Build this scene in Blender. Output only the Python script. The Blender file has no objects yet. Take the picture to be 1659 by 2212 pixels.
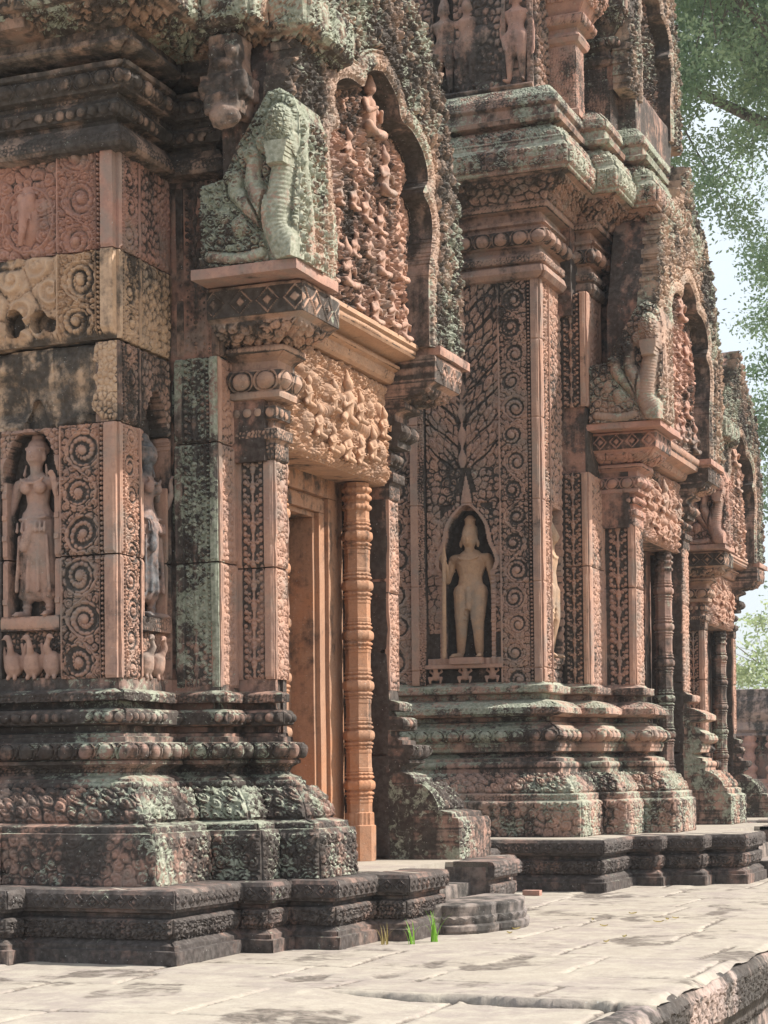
import bpy, math, numpy as np
from mathutils import Vector, Matrix
R = math.radians
rng = np.random.RandomState(7)
# ------------------------------------------------------------------ camera, sky, sun, exposure
scene = bpy.context.scene
col = scene.collection
YAW, PITCH, ROLL, FPX, WPX = R(21.7), R(1.5), .0105, 4111., 1659.
cam_d = bpy.data.cameras.new('camera'); cam = bpy.data.objects.new('camera', cam_d); col.objects.link(cam)
F = Vector((-math.sin(YAW) * math.cos(PITCH), math.cos(YAW) * math.cos(PITCH), math.sin(PITCH)))
R0 = Vector((math.cos(YAW), math.sin(YAW), 0)); U0 = R0.cross(F)
RR = R0 * math.cos(ROLL) - U0 * math.sin(ROLL); UU = RR.cross(F)
cam.matrix_world = Matrix(((RR.x, UU.x, -F.x, 0), (RR.y, UU.y, -F.y, 0), (RR.z, UU.z, -F.z, .9), (0, 0, 0, 1)))
cam_d.sensor_fit = 'HORIZONTAL'; cam_d.sensor_width = 36; cam_d.lens = 36 * FPX / WPX
cam_d.shift_y = (1666 - FPX * math.tan(PITCH) - 1106) / WPX
cam_d.clip_start = .1; cam_d.clip_end = 800
scene.camera = cam

SUN_AZ, SUN_EL = R(24), R(47)            # azimuth measured from +X towards +Y
w = bpy.data.worlds.new('World'); scene.world = w; w.use_nodes = True
nt = w.node_tree; bg = nt.nodes['Background']; sk = nt.nodes.new('ShaderNodeTexSky')
sk.sky_type = 'NISHITA'; sk.sun_disc = False; sk.sun_elevation = SUN_EL; sk.sun_rotation = R(90) - SUN_AZ
sk.air_density = 1.0; sk.dust_density = 4.0; sk.ozone_density = .6; sk.altitude = 50
cl = nt.nodes.new('ShaderNodeTexNoise'); cl.inputs['Scale'].default_value = 2.2; cl.inputs['Detail'].default_value = 7; tcw = nt.nodes.new('ShaderNodeTexCoord'); nt.links.new(tcw.outputs['Generated'], cl.inputs[0])
cr = nt.nodes.new('ShaderNodeMapRange'); cr.inputs[1].default_value = .3; cr.inputs[2].default_value = .6; cr.inputs[3].default_value = .55; cr.inputs[4].default_value = .95; nt.links.new(cl.outputs[0], cr.inputs[0])
cm = nt.nodes.new('ShaderNodeMix'); cm.data_type = 'RGBA'; cm.inputs[7].default_value = (3.35, 3.65, 3.9, 1); nt.links.new(cr.outputs[0], cm.inputs[0]); nt.links.new(sk.outputs[0], cm.inputs[6])
nt.links.new(cm.outputs[2], bg.inputs[0]); bg.inputs[1].default_value = .15
sd = bpy.data.lights.new('sun', 'SUN'); sun = bpy.data.objects.new('sun', sd); col.objects.link(sun)
sd.energy = 4.3; sd.angle = R(.5); sd.color = (1, .95, .87)
sun.rotation_euler = Vector((math.cos(SUN_EL) * math.cos(SUN_AZ), math.cos(SUN_EL) * math.sin(SUN_AZ), math.sin(SUN_EL))).to_track_quat('Z', 'Y').to_euler()
scene.view_settings.view_transform = 'Standard'; scene.view_settings.look = 'None'
scene.view_settings.gamma = 1; scene.view_settings.exposure = .93

# ------------------------------------------------------------------ numeric helpers
def _h(i, j, k):
    n = (i.astype(np.int64) * 374761393 + j.astype(np.int64) * 668265263 + k.astype(np.int64) * 2147483647 + 12345) & 0xffffffff
    n = ((n ^ (n >> 13)) * 1274126177) & 0xffffffff
    n = ((n ^ (n >> 15)) * 2246822519) & 0xffffffff
    return ((n ^ (n >> 16)) & 0xffffff) / float(0xffffff)
def noise(p, f=1.):
    p = np.asarray(p) * f; i = np.floor(p).astype(np.int64); d = p - i; d = d * d * (3 - 2 * d)
    x, y, z = i[..., 0], i[..., 1], i[..., 2]; a, b, c = d[..., 0], d[..., 1], d[..., 2]
    r = 0
    for u in (0, 1):
        for v in (0, 1):
            for q in (0, 1):
                r = r + _h(x + u, y + v, z + q) * (a if u else 1 - a) * (b if v else 1 - b) * (c if q else 1 - c)
    return r * 2 - 1
def fbm(p, f=1., o=3):
    r = 0; a = 1; t = 0
    for k in range(o):
        r = r + noise(p, f * 2.03 ** k) * a; t += a; a *= .5
    return r / t
def sst(a, b, x):
    t = np.clip((x - a) / (b - a), 0, 1); return t * t * (3 - 2 * t)
def worley(u, v, s, seed=0, ax=1., ay=1., jit=.9):
    """rounded bumps (1 at a cell's heart, 0 between)"""
    x = u / (s * ax); y = v / (s * ay); i = np.floor(x); j = np.floor(y); best = np.full(x.shape, 9.); sec = np.full(x.shape, 9.)
    for di in (-1, 0, 1):
        for dj in (-1, 0, 1):
            ci, cj = i + di, j + dj; zz = np.full(x.shape, seed)
            px = ci + .5 + (_h(ci, cj, zz) - .5) * jit; py = cj + .5 + (_h(ci, cj, zz + 7) - .5) * jit
            d = np.hypot(x - px, y - py)
            sec = np.where(d < best, best, np.minimum(sec, d)); best = np.minimum(best, d)
    return np.clip((sec - best) * 1.6, 0, 1) ** .6 * (1 - .35 * np.clip(best, 0, 1))

# ------------------------------------------------------------------ object helpers
ORG = np.zeros(3)
X_, Y_, Z_ = (1, 0, 0), (0, 1, 0), (0, 0, 1)
def tag(o, label=None, cat=None, group=None, kind=None):
    for k, x in (('label', label), ('category', cat), ('group', group), ('kind', kind)):
        if x: o[k] = x
    return o
def empty(name, loc):
    o = bpy.data.objects.new(name, None); col.objects.link(o); o.location = loc; o.empty_display_size = .3; return o
def mesh_obj(name, V, Fc, mat, parent=None, rel=None, smooth=True):
    V = np.asarray(V, float) - (ORG if parent is not None else 0)
    Fc = np.asarray(Fc); me = bpy.data.meshes.new(name)
    me.vertices.add(len(V)); me.vertices.foreach_set('co', V.astype(np.float32).ravel())
    n = Fc.shape[1]
    me.loops.add(Fc.size); me.loops.foreach_set('vertex_index', Fc.astype(np.int32).ravel())
    me.polygons.add(len(Fc)); me.polygons.foreach_set('loop_start', (np.arange(len(Fc)) * n).astype(np.int32))
    if not isinstance(smooth, bool): me.polygons.foreach_set('use_smooth', smooth)
    else: me.polygons.foreach_set('use_smooth', np.full(len(Fc), smooth))
    a = me.attributes.new('relief', 'FLOAT', 'POINT')
    a.data.foreach_set('value', (np.ones(len(V)) if rel is None else np.asarray(rel).ravel()).astype(np.float32))
    me.update(calc_edges=True); me.validate()
    o = bpy.data.objects.new(name, me); col.objects.link(o); me.materials.append(mat)
    if parent is not None: o.parent = parent
    return o
class MB:
    def __init__(s): s.V = []; s.F = []; s.rel = []; s.n = 0
    def add(s, V, Fc, rel=1.):
        V = np.asarray(V, float).reshape(-1, 3); s.V.append(V); s.F.append(np.asarray(Fc) + s.n)
        s.rel.append(np.full(len(V), rel) if np.isscalar(rel) else np.asarray(rel).ravel()); s.n += len(V); return s
    def grid(s, P, rel=1., flip=False, mask=None):
        a, b = P.shape[:2]; I = np.arange(a * b).reshape(a, b)
        q = np.stack([I[:-1, :-1], I[1:, :-1], I[1:, 1:], I[:-1, 1:]], -1)
        q = q[mask] if mask is not None else q.reshape(-1, 4)
        if flip: q = q[:, ::-1]
        return s.add(P.reshape(-1, 3), q, rel)
    def box(s, a, b, rel=1., n=1, er=0.):
        """box with faces split so that it can be worn; er = wear in metres"""
        a = np.array(a, float); b = np.array(b, float); c = (a + b) / 2
        for ax in range(3):
            u, v = (ax + 1) % 3, (ax + 2) % 3
            nu = max(2, int(n * (b[u] - a[u]) / .04) + 2) if er else 2; nv = max(2, int(n * (b[v] - a[v]) / .04) + 2) if er else 2
            for side in (0, 1):
                P = np.zeros((nu, nv, 3)); P[..., u] = np.linspace(a[u], b[u], nu)[:, None]; P[..., v] = np.linspace(a[v], b[v], nv)[None]
                P[..., ax] = (b if side else a)[ax]
                if er:
                    P = P + er * np.stack([fbm(P + 3.1 * k, 5, 2) for k in range(3)], -1)
                    e = np.zeros(P.shape[:2]) + 9
                    for q in (u, v): e = np.minimum(e, np.minimum(abs(P[..., q] - a[q]), abs(P[..., q] - b[q])))
                    P = P - (P - c) / (np.linalg.norm(P - c, axis=-1, keepdims=True) + 1e-6) * (er * 1.2 * (1 - sst(0, .04, e)))[..., None]
                s.grid(P, rel, flip=not side)
        return s
    def lathe(s, c, prof, n=16, rel=1., rot=0., sx=1., sy=1.):
        t = np.linspace(0, 2 * np.pi, n + 1) + rot; pr = np.array(prof)
        P = np.stack([c[0] + sx * pr[:, :1] * np.cos(t), c[1] + sy * pr[:, :1] * np.sin(t), c[2] + pr[:, 1:] + 0 * t], -1)
        return s.grid(P, rel, flip=True)
    def caps(s, p0, r0, p1, r1, n=10, m=4, sq=(1, 1, 1)):
        """tapered capsule"""
        p0 = np.array(p0, float); p1 = np.array(p1, float); d = p1 - p0; L = np.linalg.norm(d)
        d = d / L if L > 1e-6 else np.array([0, 0, 1.])
        a = np.cross(d, [1, 0, 0] if abs(d[0]) < .8 else [0, 1, 0]); a /= np.linalg.norm(a); b = np.cross(d, a)
        ph = np.linspace(-np.pi / 2, 0, m); pr = [(p0, r0 * np.cos(x) + 1e-4, r0 * np.sin(x)) for x in ph] + [(p1, r1 * np.cos(x) + 1e-4, r1 * np.sin(x)) for x in -ph[::-1]]
        t = np.linspace(0, 2 * np.pi, n + 1)
        P = np.stack([c + d * z + r * (np.cos(t)[:, None] * a + np.sin(t)[:, None] * b) for c, r, z in pr])
        if sq != (1, 1, 1): P = (P - (p0 + p1) / 2) * np.array(sq) + (p0 + p1) / 2
        return s.grid(P, 1., flip=True)
    def ball(s, c, r, n=10, rel=1.):
        r = np.array([r, r, r] if np.isscalar(r) else r, float)
        t = np.linspace(0, 2 * np.pi, n + 1); ph = np.linspace(-np.pi / 2, np.pi / 2, n // 2 + 2)
        P = np.stack([np.cos(ph)[:, None] * np.cos(t), np.cos(ph)[:, None] * np.sin(t), np.sin(ph)[:, None] + 0 * t], -1) * r + np.array(c)
        return s.grid(P, rel, flip=True)
    def build(s, name, mat, parent=None, smooth=True):
        return mesh_obj(name, np.concatenate(s.V), np.concatenate(s.F), mat, parent, np.concatenate(s.rel), smooth)
def remesh(o, vox, sm=3, ero=.0025):
    """fuse the pieces of one body into a single skin"""
    m = o.modifiers.new('r', 'REMESH'); m.mode = 'VOXEL'; m.voxel_size = vox; m.use_smooth_shade = True
    m2 = o.modifiers.new('s', 'SMOOTH'); m2.iterations = sm; m2.factor = .5
    dg = bpy.context.evaluated_depsgraph_get(); me = bpy.data.meshes.new_from_object(o.evaluated_get(dg))
    mat = o.data.materials[0]; o.modifiers.clear(); old = o.data; o.data = me; me.name = old.name; bpy.data.meshes.remove(old)
    if not len(me.materials): me.materials.append(mat)
    n_ = len(me.vertices); co = np.zeros(n_ * 3, np.float32); me.vertices.foreach_get('co', co); no = np.zeros(n_ * 3, np.float32); me.vertices.foreach_get('normal', no); co = co.reshape(-1, 3); no = no.reshape(-1, 3)
    co = co + no * ((ero * (fbm(co.astype(float), 28, 3) + .6 * fbm(co.astype(float) + 4, 9, 2)))[:, None]).astype(np.float32); me.vertices.foreach_set('co', co.ravel()); me.update()
    if 'relief' in me.attributes: me.attributes.remove(me.attributes['relief'])
    a = me.attributes.new('relief', 'FLOAT', 'POINT'); a.data.foreach_set('value', np.ones(len(me.vertices), np.float32))
    return o

# ------------------------------------------------------------------ materials
def stone(name, base, dark=.45, green=.1, ochre=0., ground=.6, alt=None, rough=.9, bump=.5, dcol=(.024, .022, .020), seed=0., joints=0):
    if name not in ('pale_worn_sandstone', 'bark', 'dry_ground'): base = (base[0] * .90, base[1] * .83, base[2] * .80); alt = alt and (alt[0] * .90, alt[1] * .83, alt[2] * .80)
    m = bpy.data.materials.new(name); m.use_nodes = True; t = m.node_tree; N = t.nodes; L = t.links
    b = N['Principled BSDF']; b.inputs['Roughness'].default_value = rough; b.inputs['Specular IOR Level'].default_value = .25
    tc = N.new('ShaderNodeTexCoord'); mp = N.new('ShaderNodeMapping'); mp.inputs['Location'].default_value = (seed, seed * 1.7, seed * .6)
    L.new(tc.outputs['Object'], mp.inputs[0])
    def nz(sc, det=6, rg=.6, sx=None, dist=0.):
        n = N.new('ShaderNodeTexNoise'); n.inputs['Scale'].default_value = sc; n.inputs['Detail'].default_value = det; n.inputs['Roughness'].default_value = rg
        n.inputs['Distortion'].default_value = dist
        if sx:
            q = N.new('ShaderNodeMapping'); q.inputs['Scale'].default_value = sx; L.new(mp.outputs[0], q.inputs[0]); L.new(q.outputs[0], n.inputs[0])
        else: L.new(mp.outputs[0], n.inputs[0])
        return n.outputs[0]
    def mth(op, a, c, cl=False):
        n = N.new('ShaderNodeMath'); n.operation = op; n.use_clamp = cl
        for k, x in enumerate((a, c)):
            if isinstance(x, (int, float)): n.inputs[k].default_value = x
            else: L.new(x, n.inputs[k])
        return n.outputs[0]
    def ramp(x, a, c):
        n = N.new('ShaderNodeMapRange'); n.interpolation_type = 'SMOOTHSTEP'; n.inputs['From Min'].default_value = a; n.inputs['From Max'].default_value = c
        L.new(x, n.inputs[0]); return n.outputs[0]
    def mix(f, a, c):
        n = N.new('ShaderNodeMix'); n.data_type = 'RGBA'
        if isinstance(f, (int, float)): n.inputs[0].default_value = f
        else: L.new(f, n.inputs[0])
        for k, x in ((6, a), (7, c)):
            if isinstance(x, tuple): n.inputs[k].default_value = (*x[:3], 1)
            else: L.new(x, n.inputs[k])
        return n.outputs[2]
    at = N.new('ShaderNodeAttribute'); at.attribute_name = 'relief'; rel = at.outputs['Fac']
    alt = alt or (base[0] * .78, base[1] * .86, base[2] * .95)
    c = mix(ramp(nz(1.6, 5), .38, .62), base, alt)
    c = mix(ramp(nz(9, 5), .35, .75), c, (base[0] * 1.18, base[1] * 1.2, base[2] * 1.2))
    c = mix(mth('MULTIPLY', ramp(nz(60, 3), .45, .75), .35), c, (base[0] * .55, base[1] * .55, base[2] * .55))
    if name not in ('pale_worn_sandstone', 'orange_sandstone', 'orange_lintel_sandstone', 'ochre_sandstone'): c = mix(mth('MULTIPLY', ramp(nz(3.3, 7, .68, dist=.3), .47, .66), .55), c, (.215, .20, .175))
    if ochre: c = mix(ramp(nz(2.2, 4), .62 - ochre * .3, .72 - ochre * .3), c, (.50, .38, .20))
    # black weathering film: broad patches with ragged streaky edges, older in the untouched carving grounds
    big = nz(1.3, 8, .68, dist=.4); fine = nz(14, 6, .7); st = nz(5, 5, .6, (1.6, 1.6, .22))
    k = mth('ADD', mth('MULTIPLY', big, .5), mth('ADD', mth('MULTIPLY', fine, .22), mth('MULTIPLY', st, .28)))
    k = mth('ADD', k, mth('MULTIPLY', mth('SUBTRACT', 1., rel), ground * .145))
    th = .66 - dark * .32
    dk = ramp(k, th - .045, th + .06)
    c = mix(mth('MULTIPLY', dk, .92), c, mix(ramp(nz(30, 4), .35, .7), dcol, (dcol[0] * 2.6, dcol[1] * 2.6, dcol[2] * 2.6)))
    # pale green lichen, thicker where rain lies on ledges
    if green:
        ge = N.new('ShaderNodeNewGeometry'); sx_ = N.new('ShaderNodeSeparateXYZ'); L.new(ge.outputs['Normal'], sx_.inputs[0])
        g = mth('ADD', mth('MULTIPLY', sx_.outputs[2], .05), mth('ADD', mth('MULTIPLY', nz(1.9, 6, .65), .55), mth('MULTIPLY', nz(23, 6, .75, dist=.6), .45))); tg = .66 - green * .3
        gm = ramp(g, tg - .012, tg + .03)
        c = mix(mth('MULTIPLY', gm, .85), c, mix(ramp(nz(40, 3), .3, .7), (.185, .205, .15), (.36, .375, .30)))
    sp = ramp(nz(75, 2, .5), .70, .76); c = mix(mth('MULTIPLY', sp, .5), c, (.5, .5, .47))
    L.new(c, b.inputs['Base Color'])
    bp = N.new('ShaderNodeBump'); bp.inputs['Strength'].default_value = bump; bp.inputs['Distance'].default_value = .006
    L.new(mth('ADD', nz(45, 6, .7), mth('MULTIPLY', nz(160, 3), .4)), bp.inputs['Height']); L.new(bp.outputs[0], b.inputs['Normal'])
    return m
PINK = (.41, .25, .195)
M = {}
M['pink'] = stone('pink_sandstone', PINK, 0.36, 0.14)
M['pinkc'] = stone('clean_pink_sandstone', (.43, .25, .195), 0.26, 0.03, ground=.9, seed=3)
M['carved'] = stone('carved_pink_sandstone', (.42, .265, .20), 0.22, 0.06, ground=1.25, seed=9)
M['carvedk'] = stone('carved_sandstone_black_ground', (.39, .25, .185), 0.24, 0.03, ground=1.5, seed=13)
M['dark'] = stone('blackened_sandstone', (.33, .21, .165), 0.55, 0.34, seed=5)
M['black'] = stone('black_plinth_sandstone', (.25, .17, .14), 0.64, 0.05, seed=6, dcol=(.034, .030, .028))
M['cornice'] = stone('weathered_cornice_stone', (.33, .22, .165), 0.5, 0.2, seed=8)
M['green'] = stone('green_lichened_sandstone', (.30, .20, .16), 0.55, 0.6, seed=4)
M['green2'] = stone('pale_lichened_sandstone', (.35, .23, .18), 0.42, 0.56, seed=14)
M['ochre'] = stone('ochre_sandstone', (.52, .38, .265), 0.36, 0, ground=.7, seed=11, alt=(.46, .33, .23))
M['orange'] = stone('orange_sandstone', (.345, .215, .145), 0.36, 0, seed=12, alt=(.44, .23, .13), ground=.6)
M['figure'] = stone('pale_statue_stone', (.44, .30, .20), 0.12, 0, seed=2)
M['devata'] = stone('rose_statue_stone', (.40, .265, .21), 0.26, 0, seed=22)
M['pink2'] = stone('lichened_pink_sandstone', (.42, .275, .215), 0.46, 0.44, seed=21)
M['floor'] = stone('pale_worn_sandstone', (.31, .272, .225), .14, .0, seed=31, alt=(.265, .225, .20), ground=2.0, bump=.45, dcol=(.075, .062, .052))
M['reveal'] = stone('stained_arch_reveal', (.36, .25, .20), .70, .04, seed=44)
M['floor2'] = stone('grey_worn_sandstone', (.27, .23, .205), 0.5, 0, seed=33, bump=.4)
M['terside'] = stone('terrace_side_stone', (.36, .29, .26), 0.62, 0.03, seed=37)
M['wallcap'] = stone('wall_coping_stone', (.36, .27, .23), 0.5, 0.08, seed=38)
M['ground'] = stone('dry_ground', (.34, .27, .18), .1, .0, seed=39)
M['plain'] = stone('plain_jamb_stone', (.37, .21, .155), 0.62, 0.03, seed=17)

# ------------------------------------------------------------------ carving patterns: heights 0..1 over (u across, v up)
def band(x, w): return np.clip(1 - (x / w) ** 2, 0, 1) ** .5
def beads(u, v, H, p=None):
    p = p or H * .95; x = (u / p) % 1 - .5; return band(np.hypot(x * p, v - H / 2), H * .46)
def discs(u, v, W, c, r):
    d = np.hypot(u - c[0], v - c[1]); return band(d, r) * (1 - .35 * np.exp(-((d - r * .55) / (r * .13)) ** 2))
def leafy(u, v, s=.03, ay=1.3, seed=0):
    return .75 * worley(u, v, s, seed, 1, ay) + .25 * worley(u, v, s * .45, seed + 3)
def curls(u, v, s, seed=0, ay=1.):
    """foliage of small curled leaves, no two alike"""
    x = u / s; y = v / (s * ay); i = np.floor(x); j = np.floor(y); best = np.full(x.shape, 9.); sec = best.copy(); bx = x * 0; by = x * 0; hh = x * 0
    for di in (-1, 0, 1):
        for dj in (-1, 0, 1):
            ci, cj = i + di, j + dj; zz = np.full(x.shape, seed); a = _h(ci, cj, zz); px = ci + .5 + (a - .5) * .85; py = cj + .5 + (_h(ci, cj, zz + 7) - .5) * .85
            d = np.hypot(x - px, y - py); c = d < best; sec = np.where(c, best, np.minimum(sec, d)); bx = np.where(c, x - px, bx); by = np.where(c, y - py, by); hh = np.where(c, a, hh); best = np.where(c, d, best)
    e = np.clip((sec - best) * 2.6, 0, 1) ** .5; th = np.arctan2(by, bx) * np.where(hh > .5, 1, -1)
    sp = .5 + .5 * np.cos(2 * np.pi * (best * (2.3 + hh) - th / (2 * np.pi) + hh * 7)); bead_ = band(best, .14)
    return np.clip(e * (.50 + .50 * sp) + .3 * bead_ * e, 0, 1)
def scroll(u, v, W, seed=0):
    pw = np.stack([u, v, 0 * u + seed], -1); u = u + W * .035 * noise(pw, 2.2 / W); v = v + W * .05 * noise(pw + 5, 1.7 / W)
    L = W * .98; k = np.floor(v / L); par = (k % 2) * 2 - 1; hk = _h(k, k * 0 + seed, k * 0 + 3)
    cx = W / 2 + par * .07 * W; cy = (k + .5) * L; dx = (u - cx) * par; dy = v - cy
    r = np.hypot(dx, dy); th = np.arctan2(dy, dx); Rr = (.29 + .075 * hk) * W
    a = (r / Rr) * (1.45 + .5 * hk) - th / (2 * np.pi) + hk
    sp = (.5 + .5 * np.cos(2 * np.pi * a)) ** .7 * (.75 + .25 * noise(pw, 30.)) * sst(Rr * 1.12, Rr * .98, r)
    h = sp * (.8 + .2 * np.cos(th * 14)) ; h = np.maximum(h, band(r, .115 * W) * 1.1)
    lo = np.exp(-((r - Rr * 1.2) / (.13 * Rr)) ** 2) * (.35 + .65 * np.abs(np.cos(th * 5.5 + k)))
    h = np.maximum(h, lo * .85)
    stem = np.exp(-((u - W / 2 - .40 * W * np.sin(np.pi * v / L + np.pi / 2 * 0)) / (.045 * W)) ** 2) * (.85 + .15 * np.cos(v / .006))
    h = np.maximum(h, stem * .95)
    h = np.maximum(h, curls(u, v, W * .20, seed) * .85 * sst(Rr * 1.15, Rr * 1.35, r))
    return np.clip(h, 0, 1.1)
def arab(u, v, W, seed=0):
    L = W * .86; x = np.abs(u - W / 2); y = v % L
    h = band(x, W * (.09 + .05 * np.cos(2 * np.pi * y / L)) + 1e-4) * (.8 + .2 * np.cos(2 * np.pi * y / L * 4))
    for (cx, cy, r) in ((.36, .30, .115), (.38, .62, .10), (.22, .16, .085), (.40, .92, .09), (.21, .55, .07)):
        for o in (-1, 0, 1):
            d = np.hypot(x - cx * W, y - (cy + o) * L); h = np.maximum(h, band(d, r * W) * (1 - .4 * np.exp(-((d - r * W * .5) / (r * W * .15)) ** 2)))
    for o in (-1, 0):
        d = np.abs((y - o * L) - L * (.05 + 1.9 * (x / W) ** 1.2)); h = np.maximum(h, np.exp(-(d / (.035 * W)) ** 2) * .75 * sst(.48 * W, .42 * W, x) * (x > .05 * W))
    return np.clip(h, 0, 1)
def petals(u, v, H, p):
    """hanging lotus petals with a domed centre"""
    k = np.floor(u / p); x = (u / p - k - .5) * 2; y = v / H
    d = np.hypot(x * 1.05, (y - .48) * 1.9); h = band(d, .82) * .9
    return np.clip(np.maximum(h, .55 * np.exp(-((d - .98) / .10) ** 2)), 0, 1)
def lattice(u, v, H):
    p = H * 1.1; x = (u / p) % 1 - .5; y = v / H - .5; d = np.abs(x) + np.abs(y) * .9
    return np.exp(-((d - .40) / .05) ** 2) * .7 + band(d, .2) * .8
def arcade(u, v, H, p):
    """pointed leaf arches filled with foliage"""
    x = np.abs((u / p) % 1 - .5) * 2; y = v / H
    e = y - (.92 - .75 * x ** 1.6)
    h = .8 * np.exp(-(e / .05) ** 2); ins = curls(u, v, H * .26, 2) * .85
    return np.clip(np.maximum(h, ins), 0, 1)
def frame_border(h, u, v, W, H, b, bead=True, gap=.006, sides='lrtb'):
    """a plain fillet and a bead strip around a field"""
    e = np.full(u.shape, 9.)
    if 'l' in sides: e = np.minimum(e, u)
    if 'r' in sides: e = np.minimum(e, W - u)
    if 't' in sides: e = np.minimum(e, H - v)
    if 'b' in sides: e = np.minimum(e, v)
    h = np.where(e < b, 1., np.where(e < b + gap, 0., h))
    if bead:
        hor = (np.minimum(u, W - u) <= np.minimum(v, H - v)); s = np.where(hor, v, u); bw = b * .9
        m = (e >= b + gap) & (e < b + gap + bw)
        h = np.where(m, beads(s, e - b - gap, bw, bw) * .85, h)
    return h
def relief(name, o, ud, vd, W, H, res, fn, amp, mat, parent, skirt=.05, ns=.35, seed=0., joints=()):
    """heightfield panel; o = lower left corner, ud/vd unit axes, normal = ud x vd; fn(u,v)->(h, depth offset)"""
    o = np.array(o, float); ud = np.array(ud, float); vd = np.array(vd, float); nn = np.cross(ud, vd)
    nu = max(3, int(W / res)); nv = max(3, int(H / res))
    u = np.linspace(0, W, nu)[:, None] + np.zeros((1, nv)); v = np.linspace(0, H, nv)[None] + np.zeros((nu, 1))
    r = fn(u, v); h, off = r if isinstance(r, tuple) else (r, 0.)
    P = o + u[..., None] * ud + v[..., None] * vd
    z = amp * h + off + ns * .012 * fbm(P + seed, 6, 3)
    wear = sst(.30, .6, fbm(P + seed + 9, 2.2, 3)); z = z - wear * .45 * amp * h
    ev = np.minimum(np.minimum(u, W - u), np.minimum(v, H - v)); z = z - .008 * (1 - sst(0, .018, ev)) * (1 + fbm(P, 9, 2) * 1.2)
    for j in joints: z = z - .012 * np.exp(-((v - j + .004 * noise(P, 8)) / .0045) ** 2)
    P = P + z[..., None] * nn
    def pad(A): return np.pad(A, ((1, 1), (1, 1)) + ((0, 0),) * (A.ndim - 2), mode='edge')
    P2 = pad(P); ring = np.ones(P2.shape[:2], bool); ring[1:-1, 1:-1] = False; P2[ring] -= nn * skirt
    rel = pad(np.clip(h * 1.7, 0, 1))
    mb = MB(); mb.grid(P2, rel); return mb.build(name, mat, parent, smooth=False)

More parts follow.
